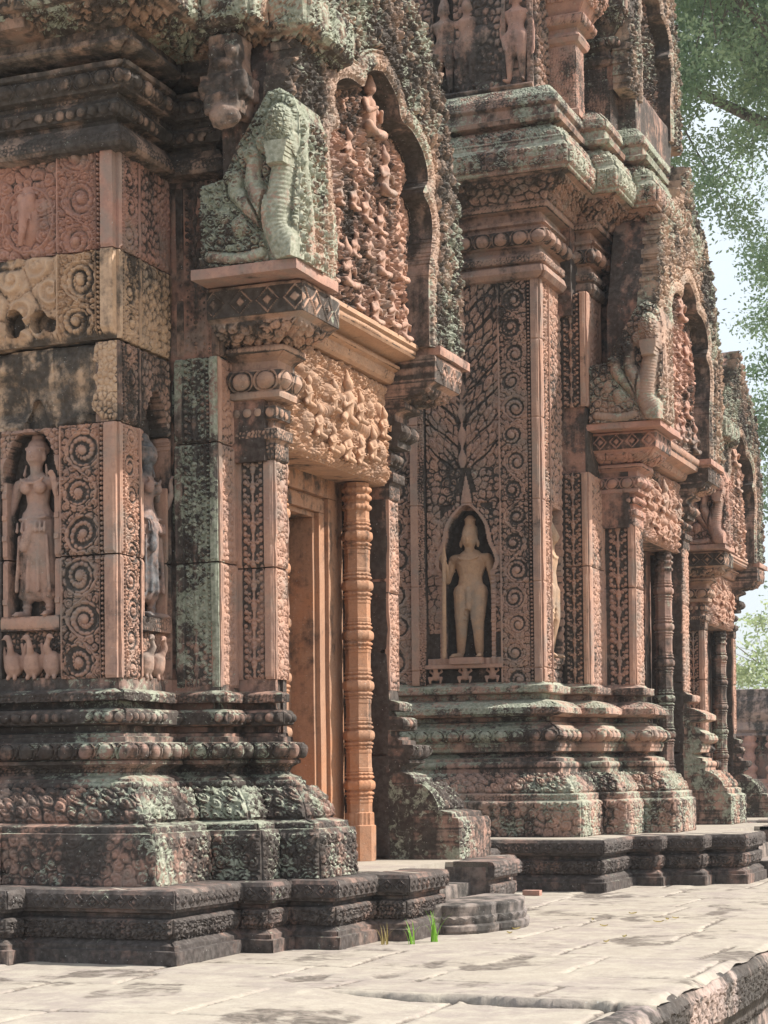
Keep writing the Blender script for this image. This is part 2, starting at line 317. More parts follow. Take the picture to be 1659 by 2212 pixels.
# ------------------------------------------------------------------ mouldings swept round a stepped plan
def mitres(path):
    p = np.array(path, float); d = np.diff(p, axis=0); d /= np.linalg.norm(d, axis=1)[:, None]
    n = np.stack([d[:, 1], -d[:, 0]], 1); m = np.zeros_like(p); m[0] = n[0]; m[-1] = n[-1]
    for i in range(1, len(p) - 1): m[i] = n[i - 1] + n[i] if abs(np.dot(n[i - 1], n[i])) < .5 else n[i]
    return p, m, n
def sweep(name, path, prof, mat, parent, ds=.008, dp=.007, wear=.010, amps=1., back=.06, seed=0., chip=.5):
    """prof: (offset, z, tag) from bottom to top; the tag carves the stretch that starts there"""
    p, m, n = mitres(path)
    pts = []; tags = []; acc = []
    i = 0
    for a in range(len(prof) - 1):
        (o0, z0), (o1, z1) = prof[a][:2], prof[a + 1][:2]; L = math.hypot(o1 - o0, z1 - z0); k = max(1, int(round(L / dp)))
        for q in range(k):
            t = q / k; pts.append((o0 + (o1 - o0) * t, z0 + (z1 - z0) * t)); tags.append(prof[a][2] if len(prof[a]) > 2 else ''); acc.append(a)
    pts.append(prof[-1][:2]); tags.append(''); pts = np.array(pts)
    dl = np.r_[0, np.cumsum(np.linalg.norm(np.diff(pts, axis=0), axis=1))]
    tg = np.gradient(pts, axis=0); tg /= np.linalg.norm(tg, axis=1)[:, None] + 1e-9; pn = np.stack([tg[:, 1], -tg[:, 0]], 1)   # outward in (o,z)
    # close the back
    runs = []; s = 0
    for i in range(1, len(tags) + 1):
        if i == len(tags) or tags[i] != tags[s]:
            if tags[s]: runs.append((tags[s], s, i))
            s = i
    mb = MB(); nseg = len(p) - 1
    for g in range(nseg):
        Ls = np.linalg.norm(p[g + 1] - p[g]); conv = [0, 0]
        for e, j in ((0, g), (1, g + 1)):
            if 0 < j < len(p) - 1: conv[e] = np.sign(np.dot(m[j], (p[j] - (p[g] + p[g + 1]) / 2)))
        k = max(3, int((Ls + max(0, conv[0] + conv[1] + (g in (0, nseg - 1)) * 0) * pts[:, 0].max()) / ds) + 1); t = np.linspace(0, 1, k)
        B = p[g] * (1 - t[:, None]) + p[g + 1] * t[:, None]; Mi = m[g] * (1 - t[:, None]) + m[g + 1] * t[:, None]
        O, Z = pts[:, 0], pts[:, 1]
        XY = B[:, None] + Mi[:, None] * O[None, :, None]; P = np.concatenate([XY, np.broadcast_to(Z[None, :, None], XY.shape[:2] + (1,))], -1)
        # true running length at each height
        u = t[:, None] * (Ls + (conv[0] + conv[1]) * O[None]) - conv[0] * O[None]; T = (Ls + (conv[0] + conv[1]) * O[None])
        u = u + conv[0] * O[None]
        edge = np.minimum(u, T - u)
        h = np.zeros(P.shape[:2]); amp = np.zeros(P.shape[:2]); rel = np.ones(P.shape[:2]) * .9
        for tgm, a, b in runs:
            v = (dl[a:b] - dl[a])[None] + 0 * u[:, a:b]; H = max(dl[min(b, len(dl) - 1)] - dl[a], 1e-3); uu = u[:, a:b] - T[:, a:b] / 2; x = uu
            q = tgm.split(':')[0]
            if q == 'petal': hh, am = petals(x, v, H, H * 1.25), .034
            elif q == 'bead': hh, am = beads(x, v, H, H * .98) * (fbm(P[:, a:b], 3, 2) > -.25), .030
            elif q == 'dent': hh, am = beads(x, v, H, H * .7), .011
            elif q == 'leaf': hh, am = curls(x + .4 * v, v, .075, 5), .026
            elif q == 'vine': hh, am = np.maximum(discs((x % (H * 1.1)) - H * .55, v, 0, (0, H * .5), H * .40), curls(x, v, .05, 3) * .8), .026
            elif q == 'arc': hh, am = arcade(x, v, H, H * .8), .022
            elif q == 'lat': hh, am = lattice(x, v, H), .014
            elif q == 'fine': hh, am = leafy(x, v, .024, 1, 8), .009
            w_ = sst(.0, .012, v) * sst(0, .012, H - v) if H > .05 else 1.
            h[:, a:b] = hh * w_; amp[:, a:b] = am * amps; rel[:, a:b] = np.clip(hh * 1.5, 0, 1)
        h = h * sst(.0, .02, edge)
        wr = .5 * fbm(P + seed, 3.2, 4) + .25 * fbm(P + seed, 22, 2); hid = sst(.15, .55, fbm(P + seed + 20, 1.7, 3)) * .6
        D = amp * h * (1 - hid) + wear * wr - wear * chip * 2.2 * np.clip(1 - edge / .028, 0, 1) * sst(-.1, .5, fbm(P + seed + 5, 4, 3)) * (np.array(conv).max() > 0)
        nd = n[g]
        P[..., 0] += D * pn[None, :, 0] * nd[0]; P[..., 1] += D * pn[None, :, 0] * nd[1]; P[..., 2] += D * pn[None, :, 1]
        if g == 0 or True:
            # keep both sides of a corner on the same points
            for e, j in ((0, g), (-1, g + 1)):
                q0 = np.concatenate([p[j] + m[j] * O[:, None], Z[:, None]], 1)
                c_ = -wear * .9 * (1 + 1.3 * fbm(q0 + seed, 5, 3)) if (conv[0 if e == 0 else 1] > 0) else 0 * O
                P[e, :, :2] = q0[:, :2] + m[j][None] * (c_[:, None] if np.ndim(c_) else c_) * .7; P[e, :, 2] = Z
        # top and bottom returns to the core
        c0 = P[:, :1].copy(); c0[..., :2] = (B - Mi * back)[:, None]; c1 = P[:, -1:].copy(); c1[..., :2] = (B - Mi * back)[:, None]
        P = np.concatenate([c0, P, c1], 1); rel = np.pad(rel, ((0, 0), (1, 1)), constant_values=.7)
        mb.grid(P, rel)
        if g in (0, nseg - 1):
            e = 0 if g == 0 else -1; E = P[e]; In = E.copy(); In[:, :2] = (p[0] if g == 0 else p[-1]) - (m[0] if g == 0 else m[-1]) * back
            mb.grid(np.stack([In, E]) if g == 0 else np.stack([E, In]), rel[e][None].repeat(2, 0))
            if nseg == 1:
                E = P[-1]; In = E.copy(); In[:, :2] = p[-1] - m[-1] * back; mb.grid(np.stack([E, In]), rel[-1][None].repeat(2, 0))
    return mb.build(name, mat, parent, smooth=False)
def prism(name, path, z0, z1, mat, parent, er=.0):
    p = np.array(path, float); n = len(p); V = [(*q, z0) for q in p] + [(*q, z1) for q in p]
    import bmesh
    bm = bmesh.new(); vs = [bm.verts.new(v) for v in (np.array(V) - (ORG if parent is not None else 0))]
    for i in range(n): bm.faces.new((vs[i], vs[(i + 1) % n], vs[n + (i + 1) % n], vs[n + i]))
    bm.faces.new(vs[:n][::-1]); bm.faces.new(vs[n:]); bmesh.ops.recalc_face_normals(bm, faces=bm.faces)
    me = bpy.data.meshes.new(name); bm.to_mesh(me); bm.free(); me.materials.append(mat)
    a = me.attributes.new('relief', 'FLOAT', 'POINT'); a.data.foreach_set('value', np.ones(len(me.vertices), np.float32))
    o = bpy.data.objects.new(name, me); col.objects.link(o)
    if parent is not None: o.parent = parent
    return o

def faceY(name, x0, x1, y, z0, z1, fn, amp, mat, par, res=.006, **k):     # a face looking towards -Y
    return relief(name, (x0, y, z0), X_, Z_, x1 - x0, z1 - z0, res, fn, amp, mat, par, **k)
def faceX(name, x, y0, y1, z0, z1, fn, amp, mat, par, res=.006, **k):     # a face looking towards +X
    return relief(name, (x, y0, z0), Y_, Z_, y1 - y0, z1 - z0, res, fn, amp, mat, par, **k)

# ------------------------------------------------------------------ figures
def place(mb, o, ud, nd, s):
    """local (across, out, up) to world"""
    ud = np.array(ud, float); nd = np.array(nd, float); Mx = np.stack([ud, nd, [0, 0, 1]]) * s
    mb.V = [v @ Mx + np.array(o) for v in mb.V]; return mb
def hand(mb, c, d, s=1., side=1):
    c = np.array(c, float); d = np.array(d, float); d /= np.linalg.norm(d); a = np.cross(d, [0, 1, 0]); a /= np.linalg.norm(a)
    mb.caps(c, .019 * s, c + d * .035 * s, .021 * s, 8, sq=(1, .7, 1))
    for k, (o, l) in enumerate(((-.017, .040), (-.006, .046), (.006, .043), (.016, .034))):
        q = c + d * .045 * s + a * o * s; q2 = q + d * l * .6 * s + np.array([0, .006, 0]) * s; mb.caps(q, .0062 * s, q2, .0055 * s, 6, 3); mb.caps(q2, .0055 * s, q2 + d * l * .5 * s + np.array([0, .012, 0]) * s, .0045 * s, 6, 3)
    q = c + a * side * .02 * s; mb.caps(q, .007 * s, q + (d * .7 + a * side * .7) * .035 * s, .0055 * s, 6, 3)
def head(mb, c, s=1.):
    x, y, z = c; s *= 1.22; z += .012
    mb.ball((x, y, z), (.048 * s, .054 * s, .066 * s), 16)
    mb.ball((x, y + .050 * s, z - .008 * s), (.009 * s, .014 * s, .020 * s), 8); mb.ball((x, y + .044 * s, z - .034 * s), (.018 * s, .010 * s, .0055 * s), 8)
    for q in (-1, 1):
        mb.ball((x + q * .019 * s, y + .046 * s, z + .006 * s), (.010 * s, .006 * s, .005 * s), 8); mb.ball((x + q * .050 * s, y, z - .008 * s), (.007 * s, .012 * s, .026 * s), 8)
        mb.caps((x + q * .008 * s, y + .050 * s, z + .017 * s), .004 * s, (x + q * .030 * s, y + .042 * s, z + .018 * s), .003 * s, 6, 3)
    mb.caps((x, y, z - .05 * s), .030 * s, (x, y - .005 * s, z - .10 * s), .032 * s)
def goddess(o, ud, nd, s, mat, par, vox=.006):
    mb = MB(); h = MB()
    head(mb, (0, .02, .915), .95)
    mb.ball((0, .0, .975), (.062, .058, .048), 14); mb.ball((0, -.005, 1.025), (.040, .040, .032), 12); mb.ball((.04, -.01, .96), (.03, .03, .03), 10)
    mb.caps((-.095, 0, .765), .038, (.095, 0, .765), .038, 12); mb.caps((0, 0, .76), .075, (0, .0, .66), .060, 14, sq=(1.15, .8, 1)); mb.caps((0, 0, .66), .058, (0, 0, .56), .085, 14, sq=(1.1, .8, 1))
    for q in (-1, 1): mb.ball((q * .045, .055, .735), (.038, .034, .038), 14)
    # skirt
    mb.caps((0, 0, .55), .098, (0, 0, .36), .100, 16, sq=(1.12, .75, 1)); mb.caps((0, 0, .36), .100, (0, 0, .20), .112, 16, sq=(1.12, .55, 1)); mb.caps((-.105, .01, .125), .022, (.105, .01, .125), .022, 10); mb.caps((-.04, 0, .30), .07, (-.065, .0, .14), .06, 10, sq=(1, .8, 1)); mb.caps((.04, 0, .30), .07, (.065, .0, .14), .06, 10, sq=(1, .8, 1))
    for q in (-.09, -.03, .03, .09): mb.caps((q, .058, .46), .010, (q * 1.2, .062, .15), .014, 6, 3)
    mb.caps((0, .075, .52), .022, (-.05, .085, .40), .035, 10, sq=(1, .6, 1))
    mb.caps((-.085, .01, .555), .016, (.085, .01, .565), .016, 10, sq=(1, 4.2, 1))
    for k in range(7): mb.caps((-.09 + .03 * k, .078, .535), .008, (-.09 + .03 * k, .082, .485), .011, 6, 3)
    # arms: left hanging, right raised to the breast
    mb.caps((-.125, 0, .76), .034, (-.175, .02, .60), .026); mb.caps((-.175, .02, .60), .026, (-.215, .035, .44), .018); hand(mb, (-.218, .037, .425), (-.12, .1, -1), 1.2)
    mb.caps((.125, 0, .76), .034, (.175, .03, .615), .027); mb.caps((.175, .03, .615), .025, (.165, .085, .715), .019); hand(mb, (.165, .088, .73), (-.25, 0, 1), 1.0, -1)
    for c_ in ((-.205, .032, .475), (-.203, .031, .49)): mb.ball(c_, (.024, .024, .007), 10)
    # feet
    for q in (-.075, .075):
        mb.caps((q, .0, .12), .024, (q, 0, .035), .024, 10); mb.ball((q, .0, .06), (.032, .032, .012), 10); mb.ball((q, 0, .085), (.031, .031, .010), 10)
        mb.caps((q, 0, .018), .022, (q * 1.25, .085, .012), .018, 10)
        for t_ in range(5): mb.ball((q * 1.25 + (t_ - 2) * .009, .104, .008), (.006, .009, .006), 6)
    for t_ in np.linspace(-1.3, 1.3, 15): mb.ball((math.sin(t_) * .075, .066 + .012 * math.cos(t_), .795 - .035 * math.cos(t_)), .010, 6)
    for q in (-1, 1): mb.caps((q * .066, .02, .87), .007, (q * .075, .025, .815), .010, 6, 3)
    for t_ in np.linspace(-1.4, 1.4, 13): mb.ball((math.sin(t_) * .062, .02 + .045 * math.cos(t_), .962), .010, 6)
    place(mb, o, ud, nd, s); return remesh(mb.build('goddess_relief', mat, par), vox)
def guardian(o, ud, nd, s, mat, par, vox=.008, spear=True):
    mb = MB(); head(mb, (0, .03, .86), .95)
    mb.caps((0, .02, .90), .060, (0, .01, .935), .056, 14); mb.caps((0, .01, .93), .036, (0, .01, 1.005), .040, 12, sq=(1, 1, 1.05)); mb.ball((0, .01, 1.015), (.046, .046, .014), 12)
    mb.caps((-.125, 0, .722), .044, (.125, 0, .722), .044, 12); mb.caps((0, 0, .69), .112, (0, .01, .60), .082, 14, sq=(1.1, .7, 1)); mb.caps((0, .01, .60), .078, (0, .01, .50), .094, 14, sq=(1.1, .75, 1))
    for q in (-1, 1): mb.ball((q * .045, .05, .69), (.040, .022, .028), 12)
    mb.caps((-.058, .01, .48), .074, (-.068, .02, .28), .053, 12); mb.caps((-.068, .02, .28), .050, (-.085, 0, .05), .030, 12)
    mb.caps((.058, .01, .48), .074, (.058, .03, .28), .053, 12); mb.caps((.058, .03, .28), .050, (.06, 0, .05), .030, 12)
    mb.caps((0, .06, .49), .03, (0, .065, .36), .015, 8); mb.caps((-.075, .0, .515), .016, (.075, 0, .515), .016, 10, sq=(1, 4.2, 1))
    for q in (-.09, .065): mb.caps((q, 0, .02), .024, (q * 1.3, .085, .014), .018, 10); [mb.ball((q * 1.3 + (t - 2) * .009, .105, .009), (.006, .009, .006), 6) for t in range(5)]
    mb.caps((.14, 0, .71), .036, (.175, .0, .54), .026); mb.caps((.175, 0, .54), .026, (.185, .03, .37), .018); hand(mb, (.186, .032, .355), (.02, .1, -1), 1.1)
    for t_ in np.linspace(-1.3, 1.3, 15): mb.ball((math.sin(t_) * .08, .06 + .018 * math.cos(t_), .745 - .03 * math.cos(t_)), .009, 6)
    for zz in (.47, .43, .39, .35, .31): mb.caps((-.115, .035, zz), .007, (-.02, .068, zz - .03), .007, 6, 3); mb.caps((.115, .035, zz), .007, (.02, .068, zz - .03), .007, 6, 3)
    for q in (-1, 1): mb.ball((q * .066, .03, .835), (.012, .012, .03), 8); mb.ball((q * .150, .0, .64), (.035, .035, .010), 8)
    if spear:
        mb.caps((-.14, 0, .71), .036, (-.175, .02, .57), .026); mb.caps((-.175, .02, .57), .026, (-.160, .085, .655), .020); hand(mb, (-.160, .090, .665), (-.4, .1, .9), 1.0, -1)
    else:
        mb.caps((-.14, 0, .71), .036, (-.17, .0, .54), .026); mb.caps((-.17, 0, .54), .026, (-.13, .06, .42), .018); hand(mb, (-.13, .06, .41), (.3, .1, -1), 1.1)
    place(mb, o, ud, nd, s); b = remesh(mb.build('guardian_relief', mat, par), vox)
    if spear:
        h = MB(); h.caps((-.172, .12, .01), .017, (-.166, .12, .72), .015, 8); h.caps((-.168, .115, .72), .021, (-.167, .115, .84), .003, 8, sq=(1, .5, 1)); h.ball((-.168, .115, .70), (.021, .021, .013), 8)
        place(h, o, ud, nd, s); h.build('spear', mat, b)
    return b
def swan(c, ud, nd, s, mat, par, turn=1):
    mb = MB(); mb.caps((0, 0, .06), .055, (0, .01, .10), .050, 12); mb.caps((0, .03, .12), .024, (turn * .012, .055, .17), .018, 8); mb.caps((turn * .012, .055, .17), .017, (turn * -.004, .05, .215), .015, 8)
    mb.ball((turn * -.010, .055, .225), (.020, .02, .018), 10); mb.caps((turn * -.024, .06, .222), .009, (turn * -.045, .062, .212), .004, 6, 3)
    for q in (-1, 1): mb.caps((q * .05, -.01, .07), .022, (q * .075, .0, .19), .010, 8, sq=(1, .8, 1)); mb.caps((q * .02, .02, .02), .012, (q * .022, .03, 0), .014, 6, 3)
    place(mb, c, ud, nd, s); return remesh(mb.build('carved_swan', mat, par), .006, 2)

# ------------------------------------------------------------------ pediment with lobed rib, flame leaves, naga ends
def poly_dist(Yg, Zg, pl):
    """distance to a polyline, running length of the nearest point, and side"""
    best = np.full(Yg.shape, 1e9); S = np.zeros(Yg.shape); acc = 0
    for (a, b) in zip(pl[:-1], pl[1:]):
        a = np.array(a); b = np.array(b); d = b - a; L = np.hypot(*d)
        t = np.clip(((Yg - a[0]) * d[0] + (Zg - a[1]) * d[1]) / (L * L + 1e-12), 0, 1)
        q = np.hypot(Yg - a[0] - t * d[0], Zg - a[1] - t * d[1]); c = q < best
        S = np.where(c, acc + t * L, S); best = np.where(c, q, best); acc += L
    return best, S
def inside(Yg, Zg, pl):
    r = np.zeros(Yg.shape, bool); n = len(pl)
    for i in range(n):
        (y0, z0), (y1, z1) = pl[i], pl[(i + 1) % n]
        if z0 == z1: continue
        c = ((z0 > Zg) != (z1 > Zg)) & (Yg < (y1 - y0) * (Zg - z0) / (z1 - z0) + y0); r ^= c
    return r
def smooth_pl(pl, n=8):
    p = np.array(pl, float); q = [p[0]]
    for i in range(len(p) - 1):
        p0 = p[max(i - 1, 0)]; p1 = p[i]; p2 = p[i + 1]; p3 = p[min(i + 2, len(p) - 1)]
        for t in np.linspace(0, 1, n + 1)[1:]:
            q.append(.5 * ((2 * p1) + (-p0 + p2) * t + (2 * p0 - 5 * p1 + 4 * p2 - p3) * t * t + (-p0 + 3 * p1 - 3 * p2 + p3) * t ** 3))
    return [tuple(x) for x in q]
def pediment(par, xf, yc, z0, sw, sh, res, mframe, mtymp, mslab=None, naga=True, back=.34, seed=0):
    # half curves (v across, h up) measured from the photograph
    inn = smooth_pl([(.74, -.02), (.74, .40), (.79, .60), (.82, .74), (.78, .86), (.66, .93), (.75, 1.04), (.68, 1.17), (.50, 1.25), (.30, 1.27), (.25, 1.36), (.14, 1.42), (0, 1.46)], 5)
    out = smooth_pl([(1.38, -.02), (1.37, .50), (1.37, .95), (1.27, 1.25), (1.14, 1.62), (.98, 1.86), (.72, 2.02), (.42, 2.20), (.18, 2.42), (0, 2.58)], 5)
    sc = lambda pl: [(q[0] * sw, q[1] * sh) for q in pl]
    inn, out = sc(inn), sc(out); W = 1.5 * sw; H = 2.7 * sh
    v = np.arange(-W, W + res, res); h = np.arange(-.015, H, res); Vg, Hg = np.meshgrid(v, h, indexing='ij'); A = np.abs(Vg)
    di, s_in = poly_dist(A, Hg, inn); ins = inside(A, Hg, inn + [(0, -.03)] + [(inn[0][0], -.03)]); di = np.where(ins, -di, di)
    do, s_o = poly_dist(A, Hg, out); ino = inside(A, Hg, out + [(0, -.03), (out[0][0], -.03)]); do = np.where(ino, do, -do)      # + inside
    rib = .13 * sw
    P3 = np.stack([Vg * 0 + xf, Vg + yc + seed, Hg + z0], -1)
    # flame leaves along the outer field: rows of pointed tongues standing up and leaning out
    dr = di - rib
    rowp = .12 * sw; kk = np.floor(s_in / rowp); x = (s_in / rowp - kk - .5) * 2; 
    lv = np.zeros(A.shape)
    for row, (a, b) in enumerate(((.0, .16), (.13, .32), (.28, .50), (.46, .75))):
        xx = ((s_in / rowp * (1. if row % 2 else 1.) + .5 * (row % 2)) % 1 - .5) * 2; y = (dr - a * sw) / ((b - a) * sw)
        wv = np.clip(1 - y, 0, 1) ** .6; t = band(xx, np.maximum(wv, .02)) * sst(-.05, .1, y) * sst(1.05, .9, y) * (1 - .45 * np.exp(-(xx / .22) ** 2))
        lv = np.maximum(lv, t * (1 - .10 * row))
    lean = worley(Vg, Hg, .060 * sw, 3 + seed, .85, 2.3); lv = np.maximum(lv * .80, lean * .85) * .72 + .28 * curls(Vg, Hg, .05, 5, 1.4)
    up_ = sst(.9 * sh, 1.2 * sh, Hg); scal = (.008 + .045 * up_) * (np.abs(((s_o / (.13 * sw)) % 1) - .5) * 2) ** 1.4 + (.006 + .016 * up_) * (1 + fbm(P3, 7, 2))
    X = np.where(di < 0, 0., 0.); rel = np.ones(A.shape)
    fld = .105 * lv
    ribh = .050 * np.clip(1 - np.abs((di - rib / 2) / (rib / 2)) ** 6, 0, 1) + .015 - .02 * np.exp(-((di - rib * .75) / .008) ** 2)
    edgeb = .02 * beads(s_in, di - rib * .0, .03, .03) * (np.abs(di - rib * 1.05) < .02)
    X = np.where(di > rib, fld + edgeb, ribh + .016 * curls(Vg, Hg, .05, 4) * np.clip(1.15 - np.abs((di - rib / 2) / (rib / 2)) ** 4, 0, 1))
    # tympanum
    ty = .085 * curls(Vg, Hg, .085, 11 + seed, 1.3) * (.75 + .35 * noise(P3, 5)) + .03 * curls(Vg, Hg, .035, 17 + seed)
    ty = ty * (1 - .8 * (np.abs(A - .02) < .0)) ; tq = sst(0, -.22 * sw, di)
    X = np.where(di < 0, -.115 + ty * (.35 + .65 * tq), X)
    rel = np.where(di < 0, np.clip(ty / .12, 0, 1), np.where(di > rib, np.clip(lv * 1.15, 0, 1), .95))
    X = X + .010 * fbm(P3, 5, 3)
    keep = do > scal
    mask = (keep[:-1, :-1] & keep[1:, :-1] & keep[1:, 1:] & keep[:-1, 1:])
    P = np.stack([xf + X, yc + Vg, z0 + Hg], -1)
    gy_, gz_ = np.gradient(di, res); near_ = (np.abs(di) < res * 1.0); sh_ = np.where(near_, -di + np.where(di > 0, .0005, -.0005), 0.); P[..., 1] += sh_ * np.clip(gy_, -1, 1); P[..., 2] += sh_ * np.clip(gz_, -1, 1)
    P[..., 0] = np.where(near_ & (di > 0), xf + .055, P[..., 0])
    isT = (di < .0); isT = isT[:-1, :-1] & isT[1:, 1:]
    mf = MB(); mt = MB()
    mf.grid(P, rel, mask=mask & ~isT); mt.grid(P, rel, mask=mask & isT)
    # back and rim
    fb = .085; Pb = P.copy(); Pb[..., 0] = xf - fb; mf.grid(Pb, 1., flip=True, mask=mask & ~isT)
    E = []; na, nb = mask.shape; I = np.arange(A.size).reshape(A.shape); pm = np.pad(mask, 1)
    L_ = mask & ~pm[:-2, 1:-1]; i, j = np.nonzero(L_); E += [(I[i, j + 1], I[i, j])]
    L_ = mask & ~pm[2:, 1:-1]; i, j = np.nonzero(L_); E += [(I[i + 1, j], I[i + 1, j + 1])]
    L_ = mask & ~pm[1:-1, :-2]; i, j = np.nonzero(L_); E += [(I[i, j], I[i + 1, j])]
    L_ = mask & ~pm[1:-1, 2:]; i, j = np.nonzero(L_); E += [(I[i + 1, j + 1], I[i, j + 1])]
    a = np.concatenate([e[0] for e in E]); b = np.concatenate([e[1] for e in E]); Pf = P.reshape(-1, 3); k = len(a)
    V4 = np.concatenate([Pf[a], Pf[b], np.c_[np.full(k, xf - fb), Pf[b][:, 1:]], np.c_[np.full(k, xf - fb), Pf[a][:, 1:]]])
    FV4 = np.stack([np.arange(k), np.arange(k) + k, np.arange(k) + 2 * k, np.arange(k) + 3 * k], 1)
    rv = MB(); dm = di > 0; wall_ = (dm[:-1, :-1].astype(int) + dm[1:, :-1] + dm[1:, 1:] + dm[:-1, 1:]); wall_ = mask & (wall_ > 0) & (wall_ < 4)
    n1 = 9; st_ = []
    rv.grid(P, .95, mask=wall_)
    mf = MB(); mt = MB(); mf.grid(P, rel, mask=mask & ~isT & ~wall_); mt.grid(P, rel, mask=mask & isT & ~wall_); mf.grid(Pb, 1., flip=True, mask=mask & ~isT); mf.add(V4, FV4, .9)
    f = mf.build('pediment', mframe, par, smooth=False); rv.build('arch_reveal', M['reveal'], f, smooth=False); t = mt.build('tympanum', mtymp, f, smooth=False)
    # plain slab that carries the carving, smooth in outline
    o2 = [(a * .965, b * .975) for a, b in out]; i2 = inn
    ring = [(a, b) for a, b in o2] ; full = ring + [(-a, b) for a, b in ring[::-1][1:]]
    n_ = len(full); Q = np.array(full); xb_ = (xf - .07, xf - back); sb = MB(); fr = np.c_[np.full(n_, xb_[0]), yc + Q[:, 0], z0 + Q[:, 1]]; bk = fr.copy(); bk[:, 0] = xb_[1]
    nx_ = 12; tt = np.linspace(0, 1, nx_)[:, None, None]; G = fr[None] * (1 - tt) + bk[None] * tt; cl_ = G - .0; G = G + np.stack([0 * G[..., 0], fbm(G, 4, 3) * .012, fbm(G + 5, 4, 3) * .012], -1); sb.grid(G, .9, flip=True)
    cen = np.array([xb_[1], yc, z0 + .5]); B2 = np.stack([G[-1], np.repeat(cen[None], n_, 0)]); sb.grid(B2, 1.)
    sb.build('pediment_slab', mslab or M['plain'], f, smooth=False)
    # gods and attendants in tiers on the tympanum
    rs = np.random.RandomState(3 + seed)
    if naga:
        for tier, (hz, nn_, s_) in enumerate(((.08, 6, .8), (.34, 5, .75), (.60, 5, .7), (.86, 3, .9), (1.10, 1, 1.2))):
            for q in range(nn_):
                yy = (q - (nn_ - 1) / 2) * (.225 if nn_ > 3 else .27) * sw; b = MB(); c = np.array([xf - .070, yc + yy + rs.uniform(-.05, .05), z0 + hz * sh + rs.uniform(-.07, .07)]); k_ = s_ * rs.uniform(.65, 1.15)
                b.caps(c + (0, 0, .02), .055 * k_, c + (.015, 0, .13 * k_), .045 * k_, 10); b.ball(c + np.array([.03, 0, .215 * k_]), np.array([.034, .032, .040]) * k_, 12); b.caps(c + np.array([.025, 0, .245]) * k_, .024 * k_, c + np.array([.02, 0, .31]) * k_, .008 * k_, 8)
                for e in (-1, 1):
                    b.caps(c + np.array([.02, e * .055, .14]) * k_, .018 * k_, c + np.array([.05, e * .085, .07]) * k_, .015 * k_, 8, 3); b.caps(c + np.array([.05, e * .085, .07]) * k_, .014 * k_, c + np.array([.075, e * .03, .10]) * k_, .012 * k_, 8, 3)
                    b.caps(c + np.array([.02, e * .03, .0]) * k_, .034 * k_, c + np.array([.06, e * .095, .0]) * k_, .026 * k_, 8, 3); b.caps(c + np.array([.06, e * .095, .0]) * k_, .022 * k_, c + np.array([.07, e * .02, -.02]) * k_, .017 * k_, 8, 3)
                remesh(b.build('carved_deity', mtymp, f), .010, 1)
    return f
def cut_relief(name, P, rel, keep, nv, back, mat, par):
    """heightfield trimmed to an outline, with a real rim going back by that depth"""
    mask = keep[:-1, :-1] & keep[1:, :-1] & keep[1:, 1:] & keep[:-1, 1:]; nv = np.array(nv, float); mb = MB(); mb.grid(P, rel, mask=mask)
    I = np.arange(keep.size).reshape(keep.shape); pm = np.pad(mask, 1); E = []
    for sel, f in ((pm[:-2, 1:-1], lambda i, j: (I[i, j + 1], I[i, j])), (pm[2:, 1:-1], lambda i, j: (I[i + 1, j], I[i + 1, j + 1])), (pm[1:-1, :-2], lambda i, j: (I[i, j], I[i + 1, j])), (pm[1:-1, 2:], lambda i, j: (I[i + 1, j + 1], I[i, j + 1]))):
        i, j = np.nonzero(mask & ~sel); E.append(f(i, j))
    a = np.concatenate([e[0] for e in E]); b = np.concatenate([e[1] for e in E]); Pf = P.reshape(-1, 3); k = len(a); nb = 9
    rows = []
    for q in range(nb):
        t = q / (nb - 1) * back; A = Pf[a] - nv * t; B = Pf[b] - nv * t; w_ = .010 * (q > 0); rows.append((A + w_ * fbm(A, 6, 3)[:, None] * [1, 0, 1], B + w_ * fbm(B, 6, 3)[:, None] * [1, 0, 1]))
    for (A0, B0), (A1, B1) in zip(rows[:-1], rows[1:]):
        mb.add(np.concatenate([A0, B0, B1, A1]), np.stack([np.arange(k), np.arange(k) + k, np.arange(k) + 2 * k, np.arange(k) + 3 * k], 1), .9)
    return mb.build(name, mat, par, smooth=False)
